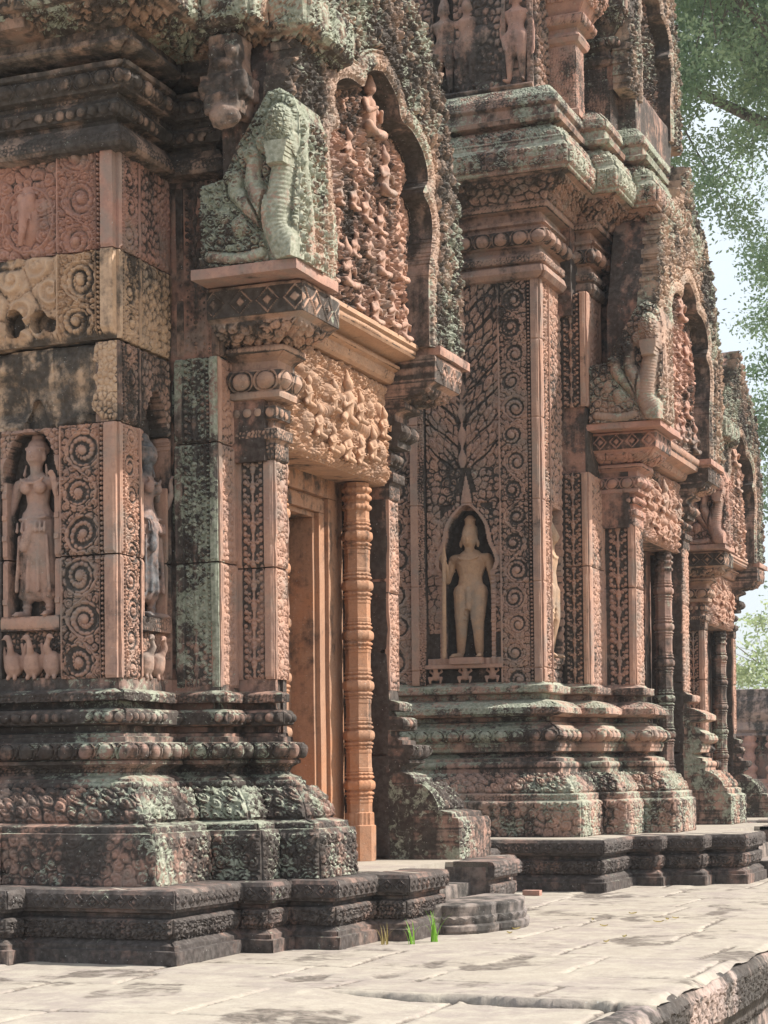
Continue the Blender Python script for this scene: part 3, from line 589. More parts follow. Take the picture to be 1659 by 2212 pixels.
def naga_end(par, xr, y, z0, s, mat, res, depth=.34):
    """carved end of the pediment: rearing hooded serpents in relief on a block that climbs to a crest"""
    out = [(-.575, 0), (-.575, .45), (-.44, .47), (-.37, .62), (-.25, .80), (-.18, .90), (-.11, .91), (-.03, .86), (.0, .76), (.0, .45), (.0, 0)]
    out = [(a * s, b * s) for a, b in out]; a = np.arange(-.60 * s, .02 * s, res); h = np.arange(-.004, .95 * s, res); A, H = np.meshgrid(a, h, indexing='ij'); P0 = np.stack([A + xr, A * 0 + y, H + z0], -1)
    Aw = A + .012 * fbm(P0, 7, 3); Hw = H + .012 * fbm(P0 + 5, 7, 3); keep = inside(Aw, Hw, out); do, _ = poly_dist(A, H, out[1:])
    g = .030 * curls(A, H, .055 * s, 7); rel = curls(A, H, .055 * s, 7)
    def ridge(pl, r0, r1, hgt):
        nonlocal g, rel
        pl = smooth_pl([(p * s, q * s) for p, q in pl], 6); d, S = poly_dist(A, H, pl); t = S / (S.max() + 1e-6); r = (r0 * (1 - t) + r1 * t) * s; b_ = band(d, r); g = np.maximum(g, hgt * b_ + .0016 * np.cos(S / .004) * (b_ > .2)); g = np.where((d > r) & (d < r * 1.22), g * .25, g); rel = np.where(b_ > .15, 1., rel)
    ridge([(-.10, .03), (-.16, .18), (-.28, .30), (-.36, .38), (-.36, .44)], .060, .040, .055); ridge([(-.10, .06), (-.17, .26), (-.25, .40), (-.25, .52)], .065, .042, .070); ridge([(-.52, .06), (-.34, .035), (-.22, .05)], .030, .030, .035)
    ridge([(-.03, .02), (-.12, .16), (-.11, .34), (-.085, .50)], .085, .060, .080)
    for (p, q, ra, rh, hg) in ((-.38, .46, .060, .040, .075), (-.26, .56, .050, .055, .085), (-.34, .20, .05, .06, .055), (-.43, .27, .04, .05, .045), (-.10, .69, .085, .13, .115), (-.19, .62, .05, .06, .08), (-.03, .60, .04, .06, .08)):
        b_ = band(np.hypot((A - p * s) / (ra * s), (H - q * s) / (rh * s)), 1.); g = np.maximum(g, hg * b_ * (.72 + .28 * curls(A, H, .030, 3))); rel = np.where(b_ > .2, .9, rel)
    bib = (np.abs(A + .09 * s) < (.060 + .012 * np.cos(H / .05)) * s) & (np.abs(H - .535 * s) < .060 * s); g = np.where(bib, .105 + .02 * np.cos((A + .09 * s) / (.05 * s)), g); rel = np.where(bib, 1., rel)
    g = g * sst(-.0, .025, do) + .010 * fbm(P0, 5, 3); P = P0 - np.stack([0 * A, g, 0 * A], -1)
    f = cut_relief('naga_end', P, rel, keep, (0, -1, 0), depth, mat, par)
    # the face turned to the sun
    relief('naga_flank', (xr - .012, y + .0, z0), Y_, Z_, depth, .75 * s, res, lambda u, v: (mixh(curls(u, v, .06, 9, 1.3), band(np.hypot(u - .10 - .04 * np.sin(v / .12), 0 * v), .045) * .9), -.012 + 0 * v), .045, mat, f, skirt=.10)
    return f

# ------------------------------------------------------------------ a tower
BASE1 = [(.46, .345, 'arc'), (.455, .59, ''), (.45, .605, ''), (.415, .608, 'fine'), (.41, .640, ''), (.36, .648, ''), (.325, .655, 'leaf'), (.315, .70, 'leaf'), (.285, .755, 'leaf'), (.235, .805, 'leaf'), (.20, .818, ''),
         (.165, .820, 'dent'), (.165, .857, ''), (.145, .861, ''), (.140, .875, ''), (.085, .893, 'fine'), (.070, .905, 'fine'), (.085, .930, 'fine'), (.12, .945, ''), (.135, .950, ''), (.135, .968, ''), (.122, .972, ''),
         (.135, .978, 'petal'), (.155, 1.0, 'petal'), (.165, 1.03, 'petal'), (.158, 1.062, ''), (.09, 1.066, ''), (.088, 1.092, ''), (.062, 1.096, ''), (.06, 1.112, ''), (.012, 1.120, ''), (.01, 1.150, ''), (.085, 1.156, ''),
         (.095, 1.162, 'bead'), (.095, 1.225, ''), (.08, 1.236, ''), (.0, 1.245, ''), (-.01, 1.278, ''), (.07, 1.282, 'fine'), (.072, 1.325, ''), (.05, 1.335, ''), (.005, 1.345, ''), (.0, 1.41, '')]
BASE2 = [(.42, .38, 'arc'), (.42, .655, ''), (.39, .665, 'fine'), (.39, .712, ''), (.36, .72, 'leaf'), (.34, .77, 'leaf'), (.29, .83, 'leaf'), (.215, .868, ''), (.19, .872, ''), (.19, .90, ''), (.195, .912, 'dent'), (.195, .958, ''), (.165, .965, ''),
         (.163, .988, ''), (.10, 1.0, 'fine'), (.06, 1.028, 'fine'), (.09, 1.038, ''), (.145, 1.045, ''), (.15, 1.07, ''), (.158, 1.082, ''), (.158, 1.105, ''), (.15, 1.115, ''), (.155, 1.125, 'petal'), (.195, 1.165, 'petal'), (.19, 1.215, ''), (.16, 1.226, ''), (.15, 1.24, ''), (.10, 1.262, ''), (.095, 1.272, ''), (.04, 1.285, ''),
         (.04, 1.315, ''), (.14, 1.322, 'fine'), (.205, 1.345, 'fine'), (.20, 1.385, 'fine'), (.10, 1.435, ''), (.07, 1.444, ''), (.005, 1.458, 'fine'), (.005, 1.50, ''), (.08, 1.508, 'fine'), (.082, 1.565, ''), (.03, 1.575, ''), (.0, 1.60, '')]
PLINTH = [(.02, .0, ''), (.02, .065, ''), (.0, .07, ''), (.0, .09, ''), (-.02, .10, ''), (-.045, .118, 'arc'), (-.02, .15, 'arc'), (-.015, .212, ''), (-.05, .22, ''), (-.05, .235, ''), (-.01, .245, ''), (-.01, .258, ''), (.01, .262, 'lat'), (.012, .33, ''), (.0, .348, ''), (-.03, .353, '')]
def scaled(prof, s, z0, z1=None):
    return [(a[0] * s, z0 + (a[1] - prof[0][1]) * (s if z1 is None else (z1 - z0) / (prof[-1][1] - prof[0][1])), a[2]) for a in prof]
CORN1 = [(.0, 4.13, ''), (.085, 4.14, ''), (.10, 4.16, 'fine'), (.075, 4.225, ''), (.045, 4.27, ''), (.01, 4.28, ''), (.01, 4.305, ''), (.055, 4.312, 'bead'), (.075, 4.375, ''), (.06, 4.39, ''), (.045, 4.405, 'fine'), (.05, 4.425, ''),
         (.105, 4.432, ''), (.11, 4.445, 'petal'), (.13, 4.485, 'petal'), (.11, 4.53, ''), (.135, 4.54, ''), (.14, 4.562, ''), (.03, 4.575, ''), (.02, 4.61, ''), (.19, 4.618, ''), (.21, 4.63, ''), (.20, 4.655, ''), (.15, 4.665, ''), (.145, 4.72, ''),
         (.19, 4.75, 'leaf'), (.27, 4.775, 'leaf'), (.36, 4.79, ''), (.395, 4.795, ''), (.41, 4.81, 'vine'), (.41, 5.02, ''), (.36, 5.06, ''), (.26, 5.09, 'leaf'), (.18, 5.20, ''), (.25, 5.22, 'petal'), (.24, 5.30, ''), (.15, 5.33, ''), (.16, 5.42, ''), (.0, 5.46, '')]
CORN2 = [(.0, 4.78, ''), (.055, 4.79, ''), (.085, 4.83, ''), (.07, 4.88, ''), (.03, 4.895, ''), (.03, 4.905, ''), (.065, 4.915, 'fine'), (.07, 4.965, ''), (.035, 5.0, ''), (.025, 5.04, ''), (.075, 5.05, 'petal'), (.11, 5.09, 'petal'), (.10, 5.16, ''), (.06, 5.17, ''), (.06, 5.20, ''), (.09, 5.21, ''), (.085, 5.235, ''),
         (.04, 5.245, ''), (.04, 5.31, ''), (.11, 5.32, 'dent'), (.125, 5.36, ''), (.12, 5.375, 'leaf'), (.15, 5.43, 'leaf'), (.22, 5.485, 'leaf'), (.30, 5.52, ''), (.345, 5.53, 'dent'), (.365, 5.555, ''), (.375, 5.565, 'vine'), (.375, 5.715, ''), (.36, 5.735, ''), (.35, 5.745, ''), (.345, 5.775, 'dent'), (.33, 5.80, 'leaf'),
         (.27, 5.86, 'leaf'), (.185, 5.925, ''), (.185, 5.94, ''), (.27, 5.955, ''), (.28, 5.99, ''), (.23, 6.01, ''), (.225, 6.08, ''), (.25, 6.10, 'fine'), (.235, 6.17, 'fine'), (.15, 6.265, ''), (-.1, 6.28, '')]
CAP = [(.0, 2.60, ''), (.02, 2.615, 'fine'), (.02, 2.70, ''), (.03, 2.715, ''), (.045, 2.72, 'fine'), (.045, 2.775, ''), (.0, 2.782, ''), (.0, 2.825, ''), (.03, 2.832, 'bead'), (.035, 2.90, ''), (.0, 2.905, ''), (.0, 2.93, ''), (.075, 2.94, ''), (.08, 2.965, ''),
       (.075, 2.98, 'petal'), (.11, 3.03, 'petal'), (.10, 3.085, ''), (.06, 3.10, ''), (.06, 3.14, ''), (.08, 3.155, ''), (.13, 3.175, 'dent'), (.13, 3.21, ''), (.08, 3.225, 'leaf'), (.15, 3.245, 'leaf'), (.24, 3.27, 'leaf'), (.29, 3.31, ''), (.33, 3.33, 'lat'), (.335, 3.475, ''), (.33, 3.49, ''), (.30, 3.497, '')]
def zshift(pr, f): return [(a[0], f(a[1]), a[2]) for a in pr]

def capital(par, x, y0, y1, xb, prof, mat, flush, ds=.008):
    """moulded capital of a door pilaster: flush = 'n' (clean-cut on the door side at y1) or 'f' (at y0)"""
    if flush == 'n': path = [(xb, y0), (x, y0), (x, y1)]
    else: path = [(x, y0), (x, y1), (xb, y1)]
    c = sweep('capital', path, prof, mat, par, ds=ds, dp=.008, wear=.008, back=.05)
    return c
def colonnette(par, x, y, z0, z1, r, mat, n=8):
    """octagonal shaft with clustered rings"""
    H = z1 - z0; zs = np.arange(0, H, .006); rr = np.full(zs.shape, r * .80)
    def ring(c, w, a, sq=0):
        nonlocal rr; d = np.abs(zs - c); rr = np.maximum(rr, r * .80 + a * (np.where(d < w / 2, 1., 0.) if sq else np.sqrt(np.clip(1 - (d / (w / 2)) ** 2, 0, 1))))
    rr = np.where(zs < .22, r * 1.02, rr); rr = np.where((zs > .22) & (zs < .30), r * .9, rr)
    cl = [(.46 + .305 * i) * H / 2.32 for i in range(6)]
    for i, c in enumerate(cl):
        ring(c, .062, r * .22); ring(c + .050, .020, r * .13); ring(c - .050, .020, r * .13); ring(c + .075, .012, r * .07, 1); ring(c - .075, .012, r * .07, 1); ring(c + .098, .020, r * .03, 1); ring(c - .098, .020, r * .03, 1)
    for c in (H - .05, H - .10, H - .16): ring(c, .035, r * .16)
    nn = 8; per = 6; P = []
    for q in range(nn):
        a0 = (q + .5) * 2 * np.pi / nn; a1 = (q + 1.5) * 2 * np.pi / nn
        t = np.linspace(0, 1, per); cx = (1 - t) * math.cos(a0) + t * math.cos(a1); cy = (1 - t) * math.sin(a0) + t * math.sin(a1)
        P.append(np.stack([cx, cy], 1))
    P = np.concatenate(P + [P[0][:1]]); ang = np.arange(len(P))
    teeth = 1 + .018 * ((ang[:, None] % 2) * 2 - 1) * (((rr > r * .86) & (rr < r * .99))[None])
    pp = np.stack([x + P[:, 0:1] * rr[None] * teeth, y + P[:, 1:2] * rr[None] * teeth, z0 + zs[None] + 0 * P[:, :1]], -1); pp += .002 * np.stack([fbm(pp + 2 * k, 9, 2) for k in range(3)], -1)
    mb = MB(); mb.grid(pp, .9); return mb.build('colonnette', mat, par, smooth=False)

def tower(kind):
    """kind 1: the near tower; kind 2: the middle, larger tower"""
    global ORG
    k2 = kind == 2
    if not k2:
        yc = 10.33; ORG = np.array([-6.6, yc, 0.]); P1, P2, P3 = (-4.90, 8.62), (-4.61, 9.20), (-4.38, 9.41); J0, J1, JE = 9.57, 11.09, 11.25
        zt, zp, zc = .35, 1.41, 4.13; xb = -6.9; base, corn = BASE1, CORN1; ds = .0075; d0 = .006
        plin = [(-9.5, 7.78), (-5.02, 7.78), (-5.02, 7.93), (-4.22, 7.93), (-4.22, 8.46), (-4.05, 8.65), (-4.05, 8.65)]
        plin = [(-9.5, 7.76), (-5.03, 7.76), (-5.03, 7.92), (-4.215, 7.92), (-4.215, 8.62), (-4.05, 8.62), (-4.05, 8.86), (-3.79, 8.86), (-3.79, 9.40), (-3.61, 9.40), (-3.61, 10.00)]
        flank = [(-3.61, 10.80), (-3.61, 11.34), (-3.79, 11.34), (-3.79, 11.8), (-4.05, 11.8), (-4.05, 12.04), (-4.215, 12.04), (-4.215, 12.74), (-5.03, 12.74), (-5.03, 12.9), (-7, 12.9)]
        baseS = [(-9.2, 8.48), (-5.78, 8.48), (-5.78, P1[1]), P1, (P1[0], P2[1]), P2, (P2[0], P3[1]), P3, (P3[0], 9.44)]
    else:
        yc = 16.41; ORG = np.array([-6.3, yc, 0.]); P1, P2, P3 = (-4.37, 14.37), (-4.15, 14.95), (-3.88, 15.40); J0, J1, JE = 15.67, 17.16, 17.40
        zt, zp, zc = .385, 1.60, 4.78; xb = -6.6; base, corn = BASE2, CORN2; ds = .011; d0 = .0085
        plin = [(-7.6, 13.2), (-5.4, 13.2), (-5.4, 13.45), (-3.645, 13.45), (-3.645, 14.27), (-3.42, 14.27), (-3.42, 14.46), (-3.13, 14.46), (-3.13, 14.72), (-2.86, 14.72), (-2.86, 15.5)]
        flank = [(-2.86, 16.66), (-2.86, 17.4), (-3.13, 17.4), (-3.13, 17.7), (-3.42, 17.7), (-3.42, 17.9), (-3.645, 17.9), (-3.645, 18.7), (-6.6, 18.7)]
        baseS = [(-7.4, P1[1]), P1, (P1[0], P2[1]), P2, (P2[0], P3[1]), P3, (P3[0], 15.70)]
    mir = lambda pl: [(x, 2 * yc - y) for x, y in pl[::-1]]
    root = empty('temple_tower', tuple(ORG))
    mk = 'black'
    # plinth -------------------------------------------------
    pr = PLINTH if not k2 else [(a, z * .385 / .353, t) for a, z, t in PLINTH]
    pl = sweep('plinth', plin, pr, M['black'], root, ds=ds, dp=d0, wear=.011, back=.25, chip=1.2); sweep('plinth_flank', flank, pr, M['black'], root, ds=.02, dp=.012, wear=.011, back=.25)
    xin = plin[-1][0] - .35
    slab = MB(); ins_ = .03
    # paving of the plinth top, in strips that follow the steps
    def top(path, x0, z):
        for a, b in zip(path[:-1], path[1:]):
            if abs(a[0] - b[0]) < 1e-6 and b[1] > a[1]:
                pass
    fl = [(a[0] - .028, a[1] + (.028 if i < 99 else 0)) for i, a in enumerate(plin)]
    poly = [(plin[0][0], 10)] + fl[:-1] + [(plin[-1][0] - .03, plin[-1][1]), (plin[-1][0] - .30, plin[-1][1]), (plin[-1][0] - .30, flank[0][1]), (flank[0][0] - .03, flank[0][1])] + [(a[0] - .028, a[1] - .028) for a in flank[1:-1]] + [(flank[-1][0], flank[-1][1] - .03), (-9.4 if not k2 else -7.5, flank[-1][1] - .03)]
    if k2: poly[0] = (-7.5, 15)
    prism('plinth_top', poly, zt - .06, zt, M['floor'], root)
    # steps between the two flanks of the stair
    xs = plin[-1][0]; ya, yb = plin[-1][1] + .003, flank[0][1] - .003
    for ab in (((xs - .40, ya, 0), (xs - .14, yb, zt * .66)), ((xs - .14, ya, 0), (xs + .03, yb, zt * .36))): MB().box(*ab, .9, 1, .006).build('stair_tread', M['floor2'], root)
    # flank sides
    for ab in (((xs - .34, ya - .012, 0), (xs - .045, ya - .002, zt - .03)), ((xs - .34, yb + .002, 0), (xs - .045, yb + .014, zt - .03))): MB().box(*ab).build('stair_cheek', M['black'], root)
    # base mouldings ------------------------------------------
    sweep('base_moulding', baseS, base, M['dark'] if not k2 else M['pink2'], root, ds=ds, dp=d0, wear=.009, back=.12, seed=kind * 3., chip=1.)
    far = [(P3[0], J1), (P3[0], JE), (P2[0], JE), (P2[0], JE + P3[1] - P2[1]), (P1[0], 2 * yc - P2[1]), (P1[0], 2 * yc - P1[1]), (xb, 2 * yc - P1[1])]
    far = [(P3[0], J1), (P3[0], 2 * yc - P3[1]), (P2[0], 2 * yc - P3[1]), (P2[0], 2 * yc - P2[1]), (P1[0], 2 * yc - P2[1]), (P1[0], 2 * yc - P1[1]), (xb, 2 * yc - P1[1])]
    sweep('base_moulding', far, base, M['dark'] if not k2 else M['pink2'], root, ds=.014, dp=.01, wear=.009, back=.12, seed=kind * 5.)
    # core masonry ---------------------------------------------
    N = .13       # depth kept free for the niches
    ztop = corn[-1][1]
    body = [(xb, P1[1] + N), (P1[0] - N, P1[1] + N), (P1[0] - N, 2 * yc - P1[1] - .02), (xb, 2 * yc - P1[1] - .02)]
    prism('core', body, zt - .1, ztop - .02, M['plain'], root)
    z1 = zc + .02
    st = MB()
    st.box((P1[0] - N - .05, P2[1] + .02, zt), (P2[0] - .02, J0 - .02, z1)); st.box((P2[0] - .05, P3[1] + .02, zt), (P3[0] - .02, J0 - .002, 2.62 if not k2 else 2.9))
    st.box((P1[0] - N - .05, J1, zt), (P2[0] - .02, 2 * yc - P2[1] - .02, z1)); st.box((P2[0] - .05, J1, zt), (P3[0] - .02, 2 * yc - P3[1] - .02, 2.62 if not k2 else 2.9))
    st.build('pilaster_core', M['plain'], root)
    return root, dict(yc=yc, P1=P1, P2=P2, P3=P3, J0=J0, J1=J1, JE=JE, zt=zt, zp=zp, zc=zc, xb=xb, corn=corn, ds=ds, d0=d0)

def mixh(*a):
    r = a[0]
    for b in a[1:]: r = np.maximum(r, b)
    return r
def fol_tree(x, z, W, H):
    """a tree of life: vase stem, branches curling up to round fruits"""
    ax = np.abs(x); h = band(ax, .035 + .02 * np.cos(z / .06)) * (z < H * .95)
    for i in range(5):
        for j in range(6):
            cx = .06 + j * W / 11.5; cz = .06 + i * H / 5.2 + j * .07 - .0; 
            if cx > W / 2 - .02: continue
            r = .044 - .0025 * j; d = np.hypot(ax - cx, z - cz); h = np.maximum(h, band(d, r) * (1 - .45 * np.exp(-((d - r * .55) / (r * .16)) ** 2)))
            d2 = np.hypot(ax - cx - .015, z - cz - .05); h = np.maximum(h, band(d2, r * .55) * .8)
        d = np.abs(z - i * H / 5.2 - ax * .95 - .02); h = np.maximum(h, .6 * np.exp(-(d / .008) ** 2) * (ax < W / 2 - .03))
    return h
def arch_niche(x, z, xc, hw, zb, zs, zt, post=.03):
    """pointed lobed arch on two small posts: height, recess mask"""
    ax = np.abs(x - xc); r = np.zeros(x.shape)
    zin = np.where(z < zs, 0., (z - zs) / (zt - zs)); zc_ = np.clip(zin, 0, 1); wz = hw * ((1 - zc_ ** 2.4) ** .8 + .13 * np.sin(zc_ * np.pi * 3.2) * (1 - zc_)) + .012 * (z >= zs) 
    recess = (ax < wz) & (z > zb) & (z < zt)
    d = ax - wz
    on = (z > zb) & (z < zt + .02)
    h = np.where(on & (d >= 0) & (d < post), 1. - .3 * (np.cos(z / .006) > .5) * (z < zs), 0.)
    fl = leafy(x, z, .035, 1.5, 5); fz = (d > post + .004) & (d < post + .10 * (1.1 - .4 * zin) * (.75 + .25 * np.abs(np.cos(z / .022)))) & (z > zs - .02) & (z < zt + .10)
    h = np.where(fz, np.maximum(h, fl), h)
    tip = (ax < .05 * np.clip((zt + .27 - z) / .25, 0, 1)) & (z >= zt - .03) & (z < zt + .26); h = np.where(tip, .9 - 8 * ax, h)
    return h, recess

# =============================================================== the near tower
def build_near():
    root, g = tower(1); P1, P2, P3, J0, J1, JE, yc = g['P1'], g['P2'], g['P3'], g['J0'], g['J1'], g['JE'], g['yc']; y1 = P1[1]
    # -- wall towards the viewer, laid in five courses of differing stone
    def front(z0):
        def fn(u, v):
            x = u - 6.3; z = v + z0
            uu = x + 5.225
            h = np.where((uu > 0) & (uu < .225), scroll(uu, z - .05, .225, 2), 0)
            b = (x > -4.998) & (x < -4.974); h = np.where(b, beads(z, x + 4.998, .024, .026), h); h = np.where(x >= -4.972, 1., h); h = np.where((x > -5.006) & (x < -4.999), .9, h); h = np.where((x > -5.236) & (x < -5.226), .9, h)
            ul = x + 5.86; h = np.where((ul > 0) & (ul < .22), scroll(ul, z, .22, 3), h); h = np.where(ul < 0, curls(x, z, .06, 4), h)
            off = np.zeros(x.shape)
            nc = (x > -5.605) & (x < -5.245)
            rec = nc & (z > 1.735) & (z < 2.70)
            arc = nc & (z > 2.40) & (np.hypot((x + 5.425) / .17, (z - 2.40) / .33) > 1)
            off = np.where(rec, -.115, off); h = np.where(rec, .12 * fbm(np.stack([x, z, z], -1), 9), h)
            pst = nc & (np.abs(np.abs(x + 5.425) - .160) < .017) & (z < 2.45) & (z > 1.735); h = np.where(pst, .9 + .25 * (np.cos(z / .018) > .7) * (np.cos(z / .09) > 0), h); off = np.where(pst, -.03, off)
            h = np.where(arc, np.maximum(band(np.hypot(np.abs(x + 5.425) - .15, z - 2.53), .05), leafy(x, z, .03, 1, 9) * .8), h); off = np.where(arc, -.015, off)
            low = nc & (z <= 1.735); off = np.where(low, -.045, off); h = np.where(low, leafy(x, z, .028, 1, 6) * .5, h)
            ped = nc & (z > 1.655) & (z <= 1.735); off = np.where(ped, -.0, off); h = np.where(ped, .3 + .3 * beads(x, z - 1.66, .07, .03), h)
            up = nc & (z >= 2.70); h = np.where(up, curls(x, z, .07, 12), h)
            return h, off
        return fn
    def course(z0, z1, mat, dy=0., amp=.022, fn=None, **k):
        return faceY('wall_course', -6.3, P1[0], y1 - dy, z0 + .004, z1 - .004, fn or front(z0), amp, mat, root, res=.0048, skirt=.16, **k)
    course(1.395, 2.04, M['carved'], 0., .028); course(2.04, 2.73, M['carved'], .004, .028)
    def broken(u, v):
        x = u - 6.3; z = v + 2.73; p = np.stack([x, z * 1.4, 0 * x], -1)
        n = fbm(p, 3.5, 4); off = -.045 + .06 * n - .05 * sst(.2, -.2, fbm(p + 4, 2.5, 3)); keepc = sst(-5.035, -5.02, x + .03 * noise(p, 14)); off = off * (1 - keepc)
        h = np.where(keepc > .5, leafy(x, z, .03, 1.2, 5), leafy(x, z, .06, 1, 3) * sst(.0, .3, n) * .6 * (x < -5.3)); ar = np.hypot((x + 5.425) / .075, (z - 2.70) / .19) < 1
        off = np.where(ar, -.12, off); h = np.where(ar, 0, h); off = np.where((v < .05 + .05 * n) & (x > -5.3) & (x < -5.05), off + .02, off)
        return h, off
    course(2.73, 3.155, M['ochredark'], .0, fn=broken, ns=1.2)
    def dcourse(u, v):
        x = u - 6.3; h, o = front(3.155)(u, v); big = mixh(curls(x, v, .15, 31), curls(x, v, .05, 4) * .45); h = np.where(x < -5.24, big, h); hol = (band(np.hypot(x + 5.50, (v - .12) * .8), .06) + band(np.hypot(x + 5.35, (v - .12) * .9), .055) + band(np.hypot(x + 5.28, v - .10), .04)) > 0; o = np.where(hol, -.07, .0); h = np.where(hol, .0, h)
        e = sst(.0, .06, v) ; return h * e, o
    course(3.16, 3.63, M['ochre'], .012, .042, dcourse)
    def ecourse(u, v):
        x = u - 6.3; h, o = front(3.63)(u, v); d = np.hypot((x + 5.42) / .065, (v - .19) / .13); hd = band(d, 1.)
        h = np.where(x < -5.24, mixh(curls(x, v, .07, 21) * .75, hd * 1.5, band(np.hypot(x + 5.42, v - .33), .05) * 1.2, .8 * np.exp(-((np.hypot((x + 5.42) * 1.1, v - .20) - .17) / .012) ** 2)), h); o = np.where(x < -5.24, -.012, 0); return h, o
    course(3.63, 4.15, M['pinkc'], .010, .038, ecourse)
    # -- the side of the same pier, turned to the sun: scroll strip, then a niche
    def side(z0):
        def fn(u, v):
            z = v + z0; h = np.where(u < .04, 1., 0.); h = np.where((u >= .045) & (u < .20), scroll(np.clip(u - .045, 0, .155), z, .155, 7), h); h = np.where((u >= .205) & (u < .222), 1., h); h = np.where((u >= .018) & (u < .036), beads(z, u - .018, .018, .02), h)
            off = np.zeros(u.shape); nc = (u > .235) & (u < .555); rec = nc & (z > 1.735) & (z < 2.95 - 6 * (u - .395) ** 2 * 2); off = np.where(rec, -.10, off); h = np.where(rec, .1, h)
            pst = nc & (np.abs(np.abs(u - .395) - .135) < .015) & (z < 2.45) & (z > 1.735); h = np.where(pst, 1., h); off = np.where(pst, -.02, off)
            o2 = nc & ~rec & (z > 1.735); h = np.where(o2, leafy(u, z, .035, 1.3, 6), h); low = nc & (z < 1.735); h = np.where(low, .4 * leafy(u, z, .025, 1, 3), h); off = np.where(low, -.035, off)
            ped = nc & (z > 1.655) & (z <= 1.735); off = np.where(ped, 0, off); h = np.where(u > .555, .2, h); return h, off
        return fn
    for z0, z1, m in ((1.395, 2.04, 'carved'), (2.04, 2.73, 'carved'), (2.73, 3.155, 'darkcarved'), (3.16, 3.63, 'ochredark'), (3.63, 4.15, 'pinkc')):
        faceX('wall_course', P1[0] + (.002 if z0 < 3 else .008), y1 + .0, P2[1] + .01, z0 + .004, z1 - .004, side(z0), .020, M[m], root, res=.0055, skirt=.14)
    # -- stepped strip between pier and door pilaster, crusted with green lichen
    for i, (z0, z1, m, d) in enumerate(((1.36, 2.04, 'green', 0), (2.04, 2.69, 'green', .006), (2.69, 3.16, 'green', .004), (3.16, 3.585, 'darkcarved', -.03), (3.585, 4.15, 'darkcarved', -.025))):
        def fs(u, v, z0=z0): 
            z = v + z0; W = .29; h = np.where((u > .085) & (u < .215), arab(np.clip(u - .085, 0, .13), z, .13), 0); h = np.where((u > .222) & (u < .242), beads(z, u - .222, .02, .024), h); h = np.where(u > .246, 1., h); h = np.where((u > .035) & (u < .08), .8, h); return h, np.where(u < .03, -.02, 0)
        faceY('pilaster_strip', P1[0], P2[0], P2[1] - d, z0 + .004, z1 - .004, fs, .018, M[m], root, res=.005, skirt=.08, ns=.8)
        def fx(u, v, z0=z0): return np.where(u < .02, 1., np.where(u > .16, 1, leafy(u, v + z0, .034, 1.3, 5)))
        faceX('pilaster_strip', P2[0], P2[1] - d + .002, P3[1], z0 + .004, z1 - .004, fx, .018, M['carved' if i < 3 else 'darkcarved'], root, res=.006, skirt=.06)
    # -- door pilasters
    def pil(x0, x1, y, z0, z1, W):
        def fn(u, v):
            z = v + z0; a, b = W * .20, W * .74; h = np.where((u > a) & (u < b), arab(np.clip(u - a, 0, b - a), z, b - a), 0); h = np.where(u >= b + .008, 1., h); h = np.where((u < a - .008), .85, h)
            chip = sst(.25, .5, fbm(np.stack([u * 1.5, z * .8, 0 * u], -1) + 7, 4, 3)) * sst(b - .01, b + .03, u); return h, -chip * .035
        return fn
    for z0, z1, d in ((1.405, 2.02, 0), (2.02, 2.61, .003)):
        q = faceY('door_pilaster', P2[0], P3[0], P3[1] - d, z0 + .004, z1 - .004, pil(0, 0, 0, z0, z1, P3[0] - P2[0]), .018, M['carved'], root, res=.005, skirt=.06)
        def fx(u, v, z0=z0, W=J0 - P3[1]): z = v + z0; return np.where((u < .012) | (u > W - .014), 1., mixh(leafy(u, z, .03, 1.1, 3), band(np.hypot(u - W / 2 - .02 * np.sin(z / .03), ((z / .11) % 1 - .5) * .11), .032)))
        faceX('door_pilaster', P3[0] + d, P3[1] - d, J0, z0 + .004, z1 - .004, fx, .018, M['carved'], root, res=.005, skirt=.06)
        def fx2(u, v, z0=z0, W=JE - J1): z = v + z0; return np.where((u < .012) | (u > W - .014), 1., mixh(leafy(u, z, .03, 1.1, 8), band(np.hypot(u - W / 2 - .02 * np.sin(z / .03), ((z / .11) % 1 - .5) * .11), .032)))
        faceX('door_pilaster', P3[0] + d, J1, JE, z0 + .004, z1 - .004, fx2, .018, M['carved'], root, res=.0065, skirt=.06)
    jamb(root, g, 2.62)
    # -- capitals, beam, lintel
    capital(root, P3[0], P3[1], J0, P2[0] + .0, CAP, M['capdark'], 'n'); capital(root, P3[0], J1, 2 * yc - P3[1], P2[0] - .2, CAP, M['plainc'], 'f', .012)
    for ab in (((P2[0] - .35, P3[1] - .05, 2.60), (P3[0] - .03, J0 - .004, 3.5)), ((P2[0] - .35, J1 + .004, 2.60), (P3[0] - .03, 2 * yc - P3[1] + .04, 3.5))): MB().box(*ab).build('capital_core', M['plain'], root)
    for ab in (((-4.62, 8.90, 3.50), (-4.00, 9.46, 3.555)), ((-4.62, 11.12, 3.50), (-4.02, 11.70, 3.555))): MB().box(*ab, 1, 1, .005).build('abacus_slab', M['pink'], root)
    lintel(root, -4.40, J0 + .003, J1 - .003, 2.69, 3.34, .11, M['lintel'], .006)
    sweep('lintel_cornice', [(-4.34, J0 + .01), (-4.34, J1 - .01)], [(0, 3.33, ''), (.02, 3.345, 'fine'), (.03, 3.40, ''), (.06, 3.41, 'dent'), (.06, 3.435, ''), (.02, 3.44, ''), (.03, 3.46, ''), (.16, 3.475, ''), (.17, 3.49, 'dent'), (.17, 3.52, ''), (.19, 3.53, ''), (.19, 3.555, '')], M['lintel'], root, ds=.008, dp=.006, back=.2, wear=.005)
    door(root, -4.60, yc, 2.45, g['zt'], M['orange'])
